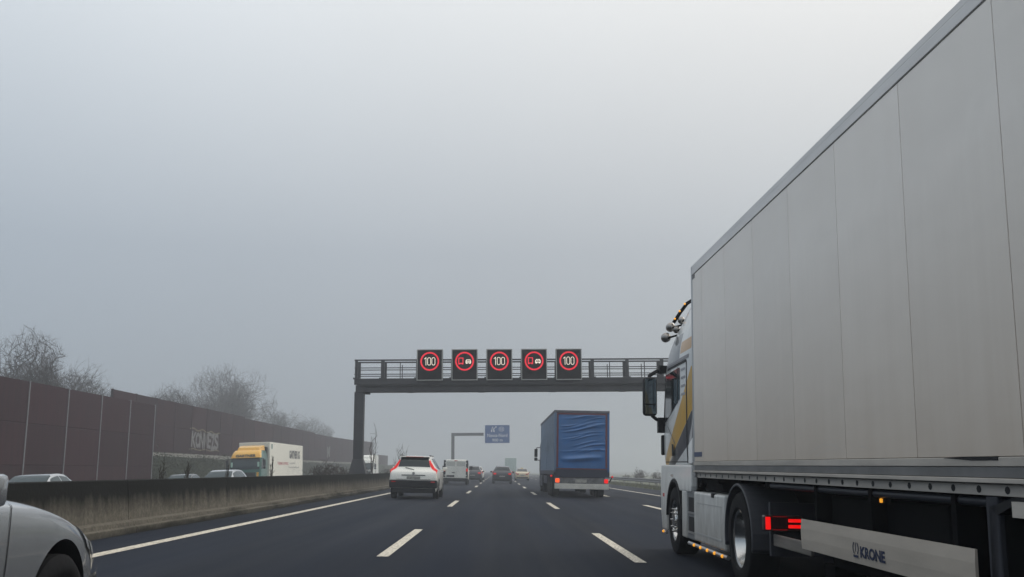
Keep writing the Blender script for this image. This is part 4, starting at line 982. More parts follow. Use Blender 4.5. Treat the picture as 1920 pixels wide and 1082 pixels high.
# KRONE lettering with crown mark
LX = -HWD+.010
def side_basis(y, z, x=LX): return basis((x, y, z), (0, -1, 0), (0, 0, 1))
text('lettering', 'KRONE', .455, .082, M_NAVY, tr, side_basis(-6.03, .660), bold=.045)
m = MB(); cy, cz = -5.715, .664
def arc(y0_, k, w):
    pts = [(cy-y0_*(.020+.032*math.sin(math.pi*(.12+.76*q/6))), cz-.026+.082*q/6) for q in range(7)]
    for (a0, c0_), (a1, c1_) in zip(pts[:-1], pts[1:]): m.add([(LX-.001, a0-w, c0_), (LX-.001, a0+w, c0_), (LX-.001, a1+w, c1_), (LX-.001, a1-w, c1_)], [(0, 1, 2, 3)])
arc(1, 1, .008); arc(-1, 1, .008)
m.add([(LX-.001, cy-.006, cz-.01), (LX-.001, cy+.006, cz-.01), (LX-.001, cy+.007, cz+.056), (LX-.001, cy-.007, cz+.056)], [(0, 1, 2, 3)])
m.add([(LX-.001, cy-.046, cz-.052), (LX-.001, cy+.046, cz-.052), (LX-.001, cy+.046, cz-.034), (LX-.001, cy-.046, cz-.034)], [(0, 1, 2, 3)])
m.build('crown_emblem', M_NAVY, tr)
place(tr, TX, TY, TYAW, TPIT)

# ------------------------------------------------------------------ hero truck: tractor
tc_ = thing('truck_tractor', 'white tractor unit with ochre and grey diagonal livery pulling the grey trailer', 'truck')
class Cab:
    """horizontal rounded-rectangle sections stacked in z: (z, y_front, y_back, half_width, front radius)"""
    def __init__(s, st): s.a = np.array(st, float); s.m = pchip_slopes(s.a[:, 0], s.a[:, 1:])
    def sec(s, z):
        X = s.a[:, 0]; z = min(max(z, X[0]), X[-1]); i = min(np.searchsorted(X, z, 'right')-1, len(X)-2); h = X[i+1]-X[i]; t = (z-X[i])/h; c, m = s.a[:, 1:], s.m
        return (1+2*t)*(1-t)**2*c[i]+t*(1-t)**2*h*m[i]+t*t*(3-2*t)*c[i+1]+t*t*(t-1)*h*m[i+1]
    def ring(s, z, nc=8):
        yf, yb, hw, r_ = s.sec(z); p = [(-hw+.04, yb), (-hw, yb+.05)]
        for k in range(nc+1): a = math.pi-k/nc*math.pi/2; p.append((-hw+r_+r_*math.cos(a), yf-r_*.8+r_*.8*math.sin(a)))
        for q in (.5, 0, -.5): pass
        p += [(-(hw-r_)*q, yf+.05*(1-q*q)) for q in (.5, 0, -.5)]
        return p+[(-x, y) for x, y in reversed(p[:nc+3])]
    def body(s, n=26):
        z0, z1 = s.a[0, 0], s.a[-1, 0]; R_ = [s.ring(z0+(z1-z0)*k/n) for k in range(n+1)]; k = len(R_[0]); m = MB()
        vs = [(x, y, z0+(z1-z0)*i/n) for i, rg in enumerate(R_) for x, y in rg]
        m.add(vs, [(i*k+j, i*k+(j+1) % k, (i+1)*k+(j+1) % k, (i+1)*k+j) for i in range(n) for j in range(k)]+[tuple(range(k-1, -1, -1)), tuple(range(n*k, n*k+k))]); return m
    def front(s, z, f): yf, yb, hw, r_ = s.sec(z); x = f*(hw-r_*.55); q = f; return Vector((x, yf+.05*(1-q*q)-.12*max(0, abs(f)-.8)*5*r_*.35, z))
    def side(s, y, z, sd=-1):
        yf, yb, hw, r_ = s.sec(z); c = yf-r_*.8
        if y > c: t = min(1, (y-c)/(r_*.8)); x = hw-r_+r_*math.sqrt(max(0, 1-t*t))
        else: x = hw
        return Vector((sd*x, y, z))
    def spatch(s, name, m, parent, cor, sd=-1, off=.006, n=8):
        g_ = []
        for i in range(n+1):
            row = []
            for j in range(n+1):
                u, v = i/n, j/n; y = (cor[0][0]*(1-u)+cor[1][0]*u)*(1-v)+(cor[3][0]*(1-u)+cor[2][0]*u)*v; z = (cor[0][1]*(1-u)+cor[1][1]*u)*(1-v)+(cor[3][1]*(1-u)+cor[2][1]*u)*v
                p = s.side(y, z, sd); q = s.side(y+.01, z, sd)-s.side(y-.01, z, sd); nn = Vector((q.y, -q.x, 0)).normalized()
                if nn.x*sd < 0: nn = -nn
                row.append(p+nn*off)
            g_.append(row)
        mb = MB(); mb.grid(g_); return mb.build(name, m, parent, smooth=True)
    def fpatch(s, name, m, parent, z0, z1, f0, f1, off=.008, n=10):
        mb = MB(); mb.grid([[s.front(z0+(z1-z0)*i/n, f0+(f1-f0)*j/n)+Vector((0, off, 0)) for j in range(n+1)] for i in range(n+1)]); return mb.build(name, m, parent, smooth=True)
HC = Cab([(1.29, 2.60, .24, 1.225, .30), (1.5, 2.66, .24, 1.235, .30), (1.9, 2.66, .24, 1.238, .30), (2.3, 2.58, .24, 1.238, .30), (2.72, 2.46, .24, 1.235, .32), (2.95, 2.36, .24, 1.22, .34), (3.15, 2.20, .24, 1.18, .36), (3.35, 1.98, .24, 1.12, .38), (3.6, 1.62, .24, 1.04, .40), (3.80, 1.25, .24, .97, .40), (3.92, .95, .24, .90, .36)])
HC.body(40).build('cab', M_CAB, tc_, smooth=True)
GR = M_BLACK
for sd in (-1, 1):
    HC.spatch('side_window', M_GLASS, tc_, ((2.30, 1.94), (1.26, 2.20), (1.22, 2.71), (2.22, 2.69)), sd, .006)
    HC.spatch('rear_quarter_window', M_GLASS2, tc_, ((1.24, 2.22), (1.10, 2.24), (1.08, 2.70), (1.20, 2.71)), sd, .0065)
    HC.spatch('window_pillar', M_BLACK, tc_, ((1.275, 2.18), (1.235, 2.19), (1.20, 2.72), (1.235, 2.72)), sd, .010)
    HC.spatch('a_pillar', M_BLACK, tc_, ((2.46, 1.85), (2.30, 1.90), (2.22, 2.72), (2.36, 2.72)), sd, .005)
    HC.spatch('door_seal', M_BLACK, tc_, ((2.30, 2.74), (.62, 2.74), (.62, 2.78), (2.30, 2.78)), sd, .006)
    HC.spatch('door_seam', M_BLACK, tc_, ((.64, 1.31), (.575, 1.31), (.575, 2.76), (.63, 2.76)), sd, .005)
    HC.spatch('drip_rail', mat('livery_trim_grey', (.20, .20, .22), .4), tc_, ((2.36, 2.79), (.45, 2.79), (.45, 2.84), (2.34, 2.84)), sd, .008)
    HC.spatch('door_lower_seam', M_BLACK, tc_, ((2.35, 1.325), (.62, 1.325), (.62, 1.337), (2.35, 1.337)), sd, .004)
    HC.spatch('door_handle', M_BLACK, tc_, ((1.70, 1.42), (1.53, 1.42), (1.56, 1.59), (1.70, 1.60)), sd, .02)
    for z in (2.30, 2.42, 2.54, 2.66):
        HC.spatch('door_lettering', mat('soft_grey_print', (.34, .34, .36), .6), tc_, ((1.0, z-.02), (.70, z-.02), (.70, z+.015), (1.0, z+.015)), sd, .004)
    HC.spatch('door_crease', mat('livery_dark', (.12, .12, .13), .5), tc_, ((2.12, 1.88), (2.08, 1.88), (1.50, 1.60), (1.54, 1.60)), sd, .004)
    # side fairing behind the door, between cab and trailer
    m = MB(); m.add([(sd*1.20, .52, 1.30), (sd*1.25, .50, 1.30), (sd*1.262, .20, 1.30), (sd*1.22, .20, 1.30), (sd*1.08, .52, 3.60), (sd*1.13, .50, 3.60), (sd*1.17, .22, 3.72), (sd*1.13, .22, 3.72)], [(0, 3, 2, 1), (4, 5, 6, 7), (0, 1, 5, 4), (1, 2, 6, 5), (2, 3, 7, 6), (3, 0, 4, 7)])
    m.build('side_fairing', M_CAB, tc_, bevel=.012)
    # door mirror pair on arms
    m = MB(); m.box((sd*1.475, 2.38, 2.36), (.225, .14, .62)); mi = m.build('mirror', M_BLACK, tc_, bevel=.05, smooth=True)
    m = MB(); m.b2(sd*1.475-.09, sd*1.475+.09, 2.303, 2.308, 2.24, 2.64); m.build('mirror_glass', mat('mirror_glass', (.22, .26, .28), .03, 1.0), mi)
    m = MB(); m.b2(sd*1.475-.09, sd*1.475+.09, 2.303, 2.308, 2.08, 2.22); m.build('wide_angle_glass', MATS['mirror_glass'], mi)
    m = MB(); m.path([(sd*1.20, 2.42, 2.80), (sd*1.34, 2.44, 2.78), (sd*1.47, 2.42, 2.70), (sd*1.48, 2.40, 2.60)], .030); m.box((sd*1.26, 2.42, 2.80), (.12, .14, .12)); m.build('mirror_arm', M_BLACK, tc_, smooth=True)
    m = MB(); m.path([(sd*1.44, 2.40, 2.06), (sd*1.36, 2.42, 2.0), (sd*1.22, 2.42, 1.97)], .028); m.box((sd*1.285, 2.45, 1.91), (.10, .14, .24)); m.build('mirror_arm', M_BLACK, tc_, smooth=True)
    m = MB(); m.box((sd*1.235, 2.56, 1.60), (.05, .12, .32)); m.build('corner_deflector', M_BLACK, tc_, bevel=.02)
    # lower cab: wing over the front wheel, with round arch cut
    arch = [(1.52+.60*math.cos(rad(a)), .48+.60*math.sin(rad(a))) for a in range(10, 171, 10)]
    poly = [(2.58, 1.285), (2.66, 1.0), (2.62, .55), (2.52, .30), (2.10, .30), (2.10, .50)]+[p for p in arch if p[0] < 2.1 and (p[0] > 1.5 or p[1] > .93)]+[(1.10, .92), (.30, .92), (.26, 1.0), (.24, 1.285)]
    m = MB(); m.prism(poly, sd*1.17, sd*1.262); m.build('front_wing', M_GRIME, tc_, bevel=.02)
    m = MB(); av = [(1.52+q*math.cos(rad(a)), .48+q*math.sin(rad(a))) for q in (.60,) for a in range(5, 176, 10)]; av += [(1.52+.565*math.cos(rad(a)), .48+.565*math.sin(rad(a))) for a in range(175, 4, -10)]
    m.prism(av, sd*1.0, sd*1.274); m.build('arch_lip', M_BLACK, tc_)
    m = MB(); m.b2(sd*1.263, sd*1.268, 2.32, 2.42, .80, .85); m.build('wing_reflector', M_TAILD, tc_)
    m = MB(); m.b2(sd*1.263, sd*1.267, 1.56, 1.74, 1.115, 1.145); m.build('model_badge', M_CHROME, tc_)
    # tank / box cover with steps
    m = MB(); m.b2(sd*.85, sd*1.262, -1.60, .10, .30, .935); cv = m.build('tank_cover', M_GRIME, tc_, bevel=.025)
    m = MB(); m.b2(sd*1.2625, sd*1.269, -1.48, -.02, .40, .418); m.b2(sd*1.2625, sd*1.267, -1.48, -.10, .79, .80); m.build('cover_crease', mat('crease_grey', (.42, .42, .41), .4), cv)
    m = MB(); m.b2(sd*1.2622, sd*1.265, -1.46, -.04, .42, .785); m.build('cover_inset', M_GRIME, cv, bevel=.004)
    m = MB(); m.b2(sd*1.22, sd*1.268, -1.10, -.96, .89, .942); m.build('cover_latch', M_BLACK, cv)
    m = MB(); m.b2(sd*1.02, sd*1.245, .105, .62, .29, .935); st_ = m.build('step_unit', mat('step_grey', (.16, .165, .17), .5), tc_, bevel=.015)
    for z in (.40, .66):
        m = MB(); m.b2(sd*1.246, sd*1.249, .16, .50, z, z+.19); m.build('step_opening', M_BLACK, st_)
        m = MB(); m.b2(sd*1.246, sd*1.258, .13, .52, z-.028, z-.003); m.build('step_tread', M_ALU, st_)
    m = MB(); m.b2(sd*1.15, sd*1.262, .625, .92, .29, .935); m.build('step_side_panel', M_GRIME, tc_, bevel=.02)
    m = MB(); m.tube((sd*1.245, .50, .235), (sd*1.245, -1.70, .235), .026, n=12); m.build('light_bar', M_ALU, tc_, smooth=True)
    for k in range(5): m = MB(); m.ball((sd*1.272, .06-.395*k, .24), .021, 0, 6, 10); m.build('marker_lamp', M_AMBER, tc_, smooth=True)
    m = MB(); m.tube((sd*1.225, 2.58, .26), (sd*1.235, 2.30, .25), .024, n=10); m.build('front_light_bar', M_ALU, tc_)
    m = MB(); m.ball((sd*1.26, 2.44, .265), .02, 0, 6, 10); m.build('marker_lamp', M_AMBER, tc_, smooth=True)
    # wheels and rear mudguards
    wheel(tc_, sd*1.10, 1.52, .49, .33, .285, True, False, True)
    wheel(tc_, sd*1.10, -2.26, .50, .34, .300, True, True, True)
    o = [(-2.26+.60*math.cos(rad(a)), .50+.585*math.sin(rad(a))) for a in range(-12, 193, 8)]; i_ = [(-2.26+.57*math.cos(rad(a)), .50+.555*math.sin(rad(a))) for a in range(192, -13, -8)]
    m = MB(); m.prism(o+i_, sd*.72, sd*1.276); m.build('rear_mudguard', mat('mudguard_plastic', (.045, .047, .055), .5), tc_, bevel=.008)
    m = MB(); m.b2(sd*.55, sd*1.20, -3.28, -3.22, .40, .92); m.build('mud_flap', MATS['mud_flap'], tc_)
    m = MB(); m.b2(sd*.36, sd*.44, -3.4, 2.2, .78, 1.0); m.build('frame_rail', M_CHASSIS, tc_)
    # tail lamp cluster facing the rear
    m = MB(); m.b2(sd*.915, sd*1.295, -3.40, -3.30, .65, .80); tl = m.build('tail_lamp', mat('lamp_housing_dark', (.035, .006, .007), .3, coat=.5), tc_, bevel=.015)
    m = MB(); m.b2(sd*1.235, sd*1.285, -3.412, -3.402, .665, .785); m.build('tail_light_bar', M_LEDR, tl, bevel=.004)
    for z in (.738, .682): m = MB(); m.b2(sd*.93, sd*1.06, -3.412, -3.402, z-.012+.01, z+.030); m.build('brake_light_bar', M_LEDR, tl, bevel=.003)
    m = MB(); m.b2(sd*1.07, sd*1.21, -3.408, -3.4005, .66, .668); m.b2(sd*1.07, sd*1.21, -3.408, -3.4005, .785, .792); m.build('lamp_trim', M_TAILD, tl)
    # chrome roof spots on rods
    for k, (x, y, z, r_) in enumerate(((1.265, 2.03, 3.275, .075), (1.19, 2.02, 3.44, .072), (1.12, 1.90, 3.385, .055), (1.05, 1.86, 3.53, .055))):
        m = MB(); m.ball((sd*x, y, z), r_, 0, 8, 16, (1, .8, 1)); m.tube((sd*x, y+r_*.3, z), (sd*x, y+r_*.85, z), r_, r_, 16); ob = m.build('roof_spotlight', mat('tarnished_chrome', (.30, .28, .26), .28, 1.0, var=.3, vscale=9), tc_, smooth=True)
        m = MB(); m.tube((sd*x, y-.02, z-.02), (sd*(x-.16), y-.18, z+.02), .016, n=8); m.build('spot_bracket', M_CHASSIS, ob)
    m = MB(); m.path([(sd*1.16, 1.96, 3.50), (sd*1.06, 1.92, 3.66), (sd*.96, 1.86, 3.80), (sd*.80, 1.78, 3.90), (sd*.2, 1.76, 3.93), (0, 1.76, 3.93)], .028, 10); m.build('roof_light_bar', M_CHASSIS, tc_, smooth=True)
    for x, y, z in ((1.145, 1.92, 3.56), (1.075, 1.89, 3.68), (1.0, 1.85, 3.79), (.80, 1.74, 3.93), (.5, 1.73, 3.96)): m = MB(); m.ball((sd*x, y, z), .016, 0, 6, 10); m.build('marker_lamp', M_AMBER, tc_, smooth=True)
    m = MB(); m.b2(sd*.25, sd*1.16, .06, .235, 1.0, 3.1); m.build('gap_shade_box', M_CHASSIS, tc_, bevel=.01)  # dark box added to stand in for shade in the cab-trailer gap
    m = MB(); m.b2(sd*1.10, sd*1.19, .30, .42, 3.02, 3.12); m.build('ochre_marker', mat('ochre_plate', (.62, .38, .03), .5), tc_)
    m = MB(); m.b2(sd*.55, sd*1.10, 2.60, 2.68, .62, .86); m.build('headlamp', M_HEADL, tc_, bevel=.03)
HC.fpatch('windscreen', M_GLASS, tc_, 1.86, 2.74, -1, 1); HC.fpatch('grille', M_BLACK, tc_, 1.30, 1.72, -.8, .8)
m = MB(); m.b2(-1.18, 1.18, 2.30, 2.64, .30, 1.284); m.build('front_bumper', M_WHITE, tc_, bevel=.06)
m = MB(); m.b2(-1.2, 1.2, 2.40, 2.72, 2.76, 2.83); m.build('sun_visor', M_BLACK, tc_, bevel=.02)
m = MB(); m.b2(-.9, .9, -3.2, 2.3, .62, .76); m.build('drive_line', M_CHASSIS, tc_)
for y in (1.52, -2.26): m = MB(); m.tube((-.9, y, .5), (.9, y, .5), .09, n=12); m.build('axle', M_CHASSIS, tc_)
m = MB(); m.b2(-.45, .45, -2.2, -1.2, 1.0, 1.06); m.build('fifth_wheel', M_CHASSIS, tc_)
m = MB(); m.b2(-1.1, 1.1, -.9, .1, .95, 1.10); m.build('catwalk', M_CHASSIS, tc_)
place(tc_, TX, TY, TYAW, TPIT)

# ------------------------------------------------------------------ generic simple tractor for trucks farther off (front at y=0, cab back at y=-2.3)
def far_tractor(name, label, paint, roofpaint, lower, dark=False, lean=None):
    t = thing(name, label, 'truck')
    c = Cab([(.95, -.02, -2.25, 1.22, .22), (1.3, .03, -2.27, 1.24, .22), (1.9, .02, -2.27, 1.24, .22), (2.45, -.14, -2.27, 1.24, .24), (2.80, -.26, -2.27, 1.22, .26), (3.05, -.40, -2.27, 1.16, .3), (3.30, -.75, -2.27, 1.05, .3)])
    b = c.body(24); fi = 0
    nv = len(b.f); me = b.mesh('cab', [paint, roofpaint], smooth=True)
    for p in me.polygons:
        if p.center.z > 2.72 and (p.normal.y > .35 or p.normal.z > .6): p.material_index = 1
    link('cab', me, t)
    c.fpatch('windscreen', M_GLASS2, t, 1.78, 2.66, -1.02, 1.02, .012); c.fpatch('grille', M_BLACK, t, 1.15, 1.55, -.75, .75, .012)
    m = MB(); m.b2(-1.22, 1.22, -1.0, .05, .32, .94); m.build('front_bumper', lower, t, bevel=.05)
    m = MB(); m.b2(-1.15, 1.15, -.38, .02, 2.68, 2.75); m.build('sun_visor', roofpaint, t, bevel=.02)
    for s in (-1, 1):
        c.spatch('side_window', M_GLASS, t, ((-.25, 1.80), (-1.25, 1.90), (-1.25, 2.55), (-.42, 2.58)), s, .008)
        m = MB(); m.box((s*1.47, -.22, 2.28), (.20, .14, .50)); m.box((s*1.47, -.22, 1.90), (.20, .14, .20)); mi = m.build('mirror', M_BLACK, t, bevel=.03)
        m = MB(); m.path([(s*1.2, -.25, 2.62), (s*1.42, -.22, 2.60), (s*1.46, -.22, 2.5)], .025); m.path([(s*1.2, -.25, 1.82), (s*1.42, -.22, 1.86)], .025); m.build('mirror_arm', M_BLACK, t)
        m = MB(); m.b2(s*.70, s*1.15, .04, .06, .62, .84); m.build('headlamp', M_HEADL, t, bevel=.01)
        wheel(t, s*1.06, -1.35, .50, .31, .29, True, False); wheel(t, s*1.06, -5.0, .50, .34, .29, True, True)
        m = MB(); m.b2(s*.85, s*1.23, -3.9, -2.0, .32, .95); m.build('tank_cover', lower, t, bevel=.03)
        m = MB(); m.b2(s*.36, s*.44, -5.9, -.5, .75, 1.0); m.build('frame_rail', M_CHASSIS, t)
        m = MB(); m.b2(s*.9, s*1.24, -2.25, -.95, .60, .949); m.build('cab_step', lower, t)
    return t, c
def far_trailer(name, label, skin, rail, Lt=13.6, H=4.0, zf=1.1):
    t = thing(name, label, 'trailer'); m = MB(); m.b2(-1.26, 1.26, -Lt, 0, zf, H-.01); return t

# --- blue curtain-side truck
M_BLUE = mat('blue_tarpaulin', (.003, .108, .32), .24, coat=.5, var=.18, vscale=1.2)
M_BLUE2 = mat('blue_curtain_faded', (.10, .17, .27), .5, var=.15, vscale=.6, stretch=(1, .6, .4))
M_DKBLUE = mat('dark_blue_frame', (.012, .018, .040), .5)
M_REDT = mat('dull_red_edge', (.12, .022, .035), .5)
bt = thing('curtain_trailer', 'blue tarpaulin trailer with wrinkled rear sheet and white underrun bar', 'trailer')
# wrinkled rear tarpaulin: real relief
rng = random.Random(3); wr = [(rng.uniform(2.0, 3.7), rng.uniform(-.9, .3), rng.uniform(.5, 1.5), rng.uniform(.05, .22), rng.uniform(.014, .040)) for _ in range(26)]
m = MB(); rows = []
for i in range(129):
    z = 1.33+2.52*i/128; row = []
    for j in range(49):
        x = -1.17+2.34*j/48; d = 0; fx = min(1, (1.17-abs(x))/.35)*min(1, (z-1.33)/.15+.0)*min(1, (3.85-z)/.15)
        for zc, x0, ln, sl, am in wr:
            zz = zc+sl*(x-x0)+.05*math.sin(3*x); u = (x-x0-ln/2)/(ln*.65)
            d += am*math.exp(-((z-zz)/(.022 if z > zz else .04))**2)*math.exp(-u*u*1.6)
        d += .10*math.exp(-((z-1.78-.05*math.sin(2*x))/.10)**2)*max(0, 1-(x/1.0)**2)
        row.append((x, .01-d*fx, z))
    rows.append(row)
m.grid(rows); m.build('rear_tarpaulin', M_BLUE, bt, smooth=True)
m = MB(); m.b2(-1.24, 1.24, .06, 13.6, 1.12, 3.93); m.build('box_core', M_DKBLUE, bt)
for s in (-1, 1):
    nb = 4; Lb = 13.4/nb
    for k in range(nb):
        m = MB(); rows = []
        for i in range(5):
            z = 1.22+2.62*i/4; rows.append([(s*(1.258+.012*math.sin(j*1.7+k)), .14+Lb*k+(Lb-.03)*j/16, z) for j in range(17)])
        m.grid(rows); m.build('side_curtain', M_BLUE2, bt, smooth=True)
    m = MB(); m.b2(s*1.17, s*1.27, 0, .13, 1.12, 3.95); m.build('corner_post', M_BLUE2 if s < 0 else M_BLUE, bt, bevel=.01)
    m = MB(); m.b2(s*1.16, s*1.275, 0, 13.6, 3.84, 3.96); m.build('roof_rail', M_DKBLUE, bt, bevel=.01)
    m = MB(); m.b2(s*1.1, s*1.272, .0, 13.6, 1.02, 1.215); m.build('floor_rail', M_DKBLUE, bt, bevel=.01)
    m = MB(); m.b2(s*1.08, s*1.165, -.012, .0, 1.36, 3.82); m.build('red_edge_strip', M_REDT, bt)
    m = MB(); m.b2(s*1.02, s*1.20, -.09, -.02, .68, .86); m.build('tail_lamp', M_LEDR if s > 0 else mat('amber_red_lamp', (.5, .05, .01), .3, emit=(1, .10, .015), estr=1.2), bt, bevel=.02)
    for y in (2.4, 3.7, 5.0): wheel(bt, s*1.07, y, .50, .36, .29, True, False)
    m = MB(); m.b2(s*1.2, s*1.25, 6.2, 9.6, .55, .95); m.build('side_guard', M_DKBLUE, bt)
    m = MB(); m.b2(s*.8, s*1.25, 1.7, 5.7, 1.0, 1.04); m.b2(s*1.15, s*1.25, 1.66, 1.7, .4, 1.0); m.build('mudguard', M_BLACK, bt)
    m = MB(); m.box((s*1.33, -.03, .86), (.05, .05, .30), 0, Matrix.Rotation(s*.5, 3, 'Y')); m.build('outline_lamp_arm', M_BLACK, bt)
    m = MB(); m.ball((s*1.39, -.04, .97), .05, 0, 6, 10); m.build('outline_lamp', M_TAILR, bt)
m = MB(); m.b2(-1.16, 1.16, -.012, 0, 1.275, 1.325); m.build('red_edge_strip', M_REDT, bt)
m = MB(); m.b2(-1.16, 1.16, -.012, 0, 3.76, 3.835); m.build('red_edge_strip', M_REDT, bt)
m = MB(); m.b2(-1.27, 1.27, -.02, .12, 3.842, 3.955); m.build('rear_header', mat('header_grey', (.10, .10, .12), .5, var=.3, vscale=3), bt, bevel=.015)
m = MB(); m.b2(-1.26, 1.26, .0, .14, .93, 1.26); m.build('rear_sill', M_DKBLUE, bt)
m = MB(); m.b2(-1.23, 1.20, -.06, .04, .64, .90); m.build('lamp_board', mat('lamp_board_grey', (.13, .13, .13), .5, var=.5, vscale=6), bt)
m = MB(); m.b2(-1.24, 1.22, -.10, .0, .40, .636); m.build('underrun_bar', M_REFL, bt, bevel=.01)
m = MB(); m.b2(-.30, .22, -.075, -.062, .69, .84); pl = m.build('number_plate', M_DPLATE, bt)
m = MB(); m.b2(-.9, .9, .2, 13.0, .72, 1.0); m.build('chassis', M_CHASSIS, bt)
for y in (2.4, 3.7, 5.0): m = MB(); m.tube((-.95, y, .5), (.95, y, .5), .08, n=10); m.build('axle', M_CHASSIS, bt)
M_PALE = mat('faded_white_print', (.26, .33, .41), .95, spec=.1)
text('lettering', 'TRANS', 11.5, 1.0, M_PALE, bt, basis((-1.278, 6.6, 2.62), (0, -1, 0), (0, 0, 1)), bold=.02)
place(bt, 3.79, 44.6, .004)
btt, _ = far_tractor('truck_tractor', 'dark blue tractor unit pulling the blue tarpaulin trailer, only mirror and wheels showing', M_DKBLUE, M_DKBLUE, M_DKBLUE)
place(btt, 3.79, 44.6+13.6+3.0)

# --- oncoming green and yellow truck
M_GRN = mat('cab_green', (.018, .125, .095), .35, coat=.5); M_YEL = mat('cab_yellow', (.78, .42, .04), .4, coat=.4)
gt_, gc = far_tractor('truck_tractor', 'oncoming green truck cab with yellow roof band reading GARTNER', M_GRN, M_YEL, M_GRN)
gc.fpatch('yellow_band', M_YEL, gt_, 2.70, 3.02, -.97, .97, .03)
text('lettering', 'GARTNER', 1.60, .25, mat('dark_green_print', (.012, .03, .022), .6), gt_, basis((0, -.185, 2.855), (-1, 0, 0), (0, -.42, 1)), bold=.05)
m = MB(); m.add([(-.98, -.9, 3.14), (.98, -.9, 3.14), (1.05, -2.25, 3.14), (-1.05, -2.25, 3.14), (-.85, -1.15, 3.55), (.85, -1.15, 3.55), (.98, -2.2, 3.72), (-.98, -2.2, 3.72)], [(0, 3, 2, 1), (4, 5, 6, 7), (0, 1, 5, 4), (1, 2, 6, 5), (2, 3, 7, 6), (3, 0, 4, 7)]); m.build('roof_deflector', M_YEL, gt_, bevel=.04)
for s in (-1, 1):
    m = MB(); m.b2(s*.62, s*.78, -.285, -.26, 2.83, 2.89); m.build('roof_lamp', mat('white_lamp', (.7, .7, .65), .3, emit=(1, .95, .85), estr=.5), gt_)
    m = MB(); m.b2(s*.92, s*1.10, .035, .05, 1.0, 1.55); m.build('yellow_corner', M_YEL, gt_)
    m = MB(); m.b2(s*.98, s*1.12, .0, .03, 1.98, 2.36); m.build('window_card', mat('pale_mint', (.42, .62, .52), .5), gt_)
b = MB(); b.b2(-.5, .6, .05, .075, 1.38, 1.46); b.build('wiper_panel', M_PLATE, gt_)
place_opp(gt_, -20.05, 78.0)
gtr = thing('reefer_trailer', 'oncoming cream box trailer with GARTNER KG lettering behind the green cab', 'trailer')
M_CREAM = mat('cream_box', (.80, .78, .68), .5, var=.05, vscale=1)
m = MB(); m.b2(-1.27, 1.27, -13.6, 0, 1.05, 4.0); m.build('box', M_CREAM, gtr, bevel=.03)
m = MB(); m.b2(-1.1, 1.1, .001, .45, 2.5, 3.6); m.build('cooling_unit', M_BLACK, gtr, bevel=.05)
M_INK = mat('dark_lettering', (.045, .045, .055), .6); M_RED = mat('red_lettering', (.45, .05, .08), .6)
# the side that faces us is the truck's left: local x = -1.27, reading from front to rear of the picture
TB = lambda y, z, x=-1.274: basis((x, y, z), (0, -1, 0), (0, 0, 1))
text('lettering', 'GARTNER KG', 4.6, .74, M_INK, gtr, TB(-9.9, 3.10), bold=.05)
text('lettering', 'THERMO-EXPRESS', 4.4, .26, M_RED, gtr, TB(-5.0, 2.28), bold=.01)
text('lettering', 'Logistik', 2.4, .2, M_INK, gtr, TB(-9.0, 2.32)); text('lettering', 'www.gartnerkg.com', 4.6, .22, M_INK, gtr, TB(-9.6, 1.95))
m = MB(); r = random.Random(12)
for k in range(26):
    y0_ = -6.5-r.random()*6.6; z0_ = 1.15+r.random()*.5
    for q in range(7):
        a0 = y0_-q*.09+.02*r.random(); c0_ = z0_+q*.09*r.uniform(.5, 1.3); m.add([(-1.275, a0, c0_), (-1.275, a0-.10, c0_+.09), (-1.275, a0-.12, c0_+.11), (-1.275, a0-.03, c0_+.01)], [(0, 1, 2, 3)])
m.build('grass_motif', M_INK, gtr)
m = MB(); m.b2(-1.276, -1.2, -.95, -.55, 3.45, 3.85); m.build('corner_mark', M_GRN, gtr)
for s in (-1, 1):
    for y in (-8.4, -9.7, -11.0): wheel(gtr, s*1.07, y, .5, .36, .29, True, False)
    m = MB(); m.b2(s*1.2, s*1.25, -7.5, -3.5, .5, .95); m.build('side_guard', M_WHITE, gtr)
m = MB(); m.b2(-.9, .9, -13.2, -.8, .75, 1.049); m.build('chassis', M_CHASSIS, gtr)
place_opp(gtr, -20.05, 80.9)

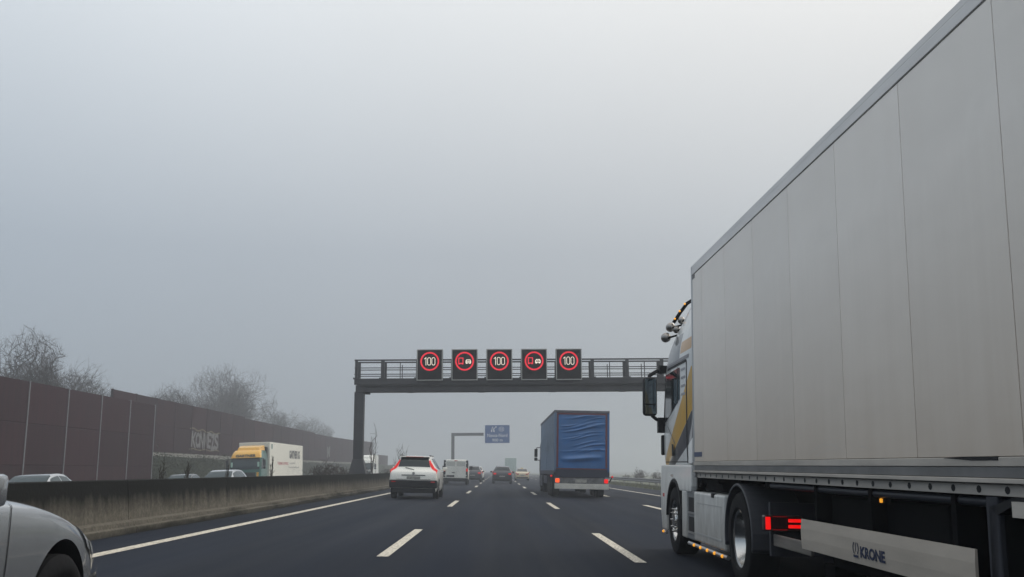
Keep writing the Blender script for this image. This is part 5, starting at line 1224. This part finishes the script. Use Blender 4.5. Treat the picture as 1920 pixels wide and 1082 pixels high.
# --- far oncoming white truck and far pale green truck
wt, wc = far_tractor('truck_tractor', 'far oncoming white truck showing its cab beside the gantry post', M_VANW, M_VANW, M_VANW)
m = MB(); m.b2(-1.24, 1.24, -5.6, -2.7, 1.05, 3.8); m.build('cargo_box', M_VANW, wt, bevel=.03)
m = MB(); m.add([(-1.0, -.8, 3.2), (1.0, -.8, 3.2), (1.1, -2.25, 3.2), (-1.1, -2.25, 3.2), (-.9, -1.1, 3.6), (.9, -1.1, 3.6), (1.0, -2.2, 3.85), (-1.0, -2.2, 3.85)], [(0, 3, 2, 1), (4, 5, 6, 7), (0, 1, 5, 4), (1, 2, 6, 5), (2, 3, 7, 6), (3, 0, 4, 7)]); m.build('roof_deflector', M_VANW, wt, bevel=.04)
place_opp(wt, -18.7, 138)
pg = thing('box_truck', 'pale green box truck fading into the fog ahead of the taxi', 'truck')
M_PGRN = mat('pale_green_box', (.46, .57, .51), .6)
m = MB(); m.b2(-1.27, 1.27, 0, 13.6, 1.05, 4.0); m.build('box', M_PGRN, pg, bevel=.03)
for s in (-1, 1):
    m = MB(); m.b2(.012*s, 1.22*s, -.03, 0, 1.12, 3.9); m.build('rear_door', M_PGRN, pg, bevel=.01)
    m = MB(); m.b2(s*.95, s*1.2, -.04, 0, .75, .88); m.build('tail_lamp', M_TAILD, pg)
    for y in (2.5, 3.8, 5.1): wheel(pg, s*1.07, y, .5, .36, .29, True, False)
m = MB(); m.b2(-1.2, 1.2, -.02, .1, .5, .7); m.build('underrun_bar', M_CHASSIS, pg); m = MB(); m.b2(-.9, .9, .2, 13.5, .7, 1.049); m.build('chassis', M_CHASSIS, pg)
m = MB(); m.b2(-1.23, 1.23, 14.2, 16.4, .5, 3.4); m.build('cab', M_PGRN, pg, bevel=.1)
place(pg, 2.85, 222)

# ------------------------------------------------------------------ haze
hz = MB(); hz.b2(-1250, 1250, -1250, 1250, -2.7, 24)
ho = stuff(tag(hz.build('haze', None), 'even grey winter fog filling the air over the road', 'fog'))
hm = bpy.data.materials.new('haze'); hm.use_nodes = True; t = hm.node_tree
for n in list(t.nodes):
    if n.type == 'BSDF_PRINCIPLED': t.nodes.remove(n)
pv = t.nodes.new('ShaderNodeVolumePrincipled'); pv.inputs['Color'].default_value = (.815, .85, .882, 1); pv.inputs['Density'].default_value = .0026; pv.inputs['Anisotropy'].default_value = 0.6
om = [n for n in t.nodes if n.type == 'OUTPUT_MATERIAL'][0]; t.links.new(pv.outputs[0], om.inputs['Volume'])
ho.data.materials.clear(); ho.data.materials.append(hm)
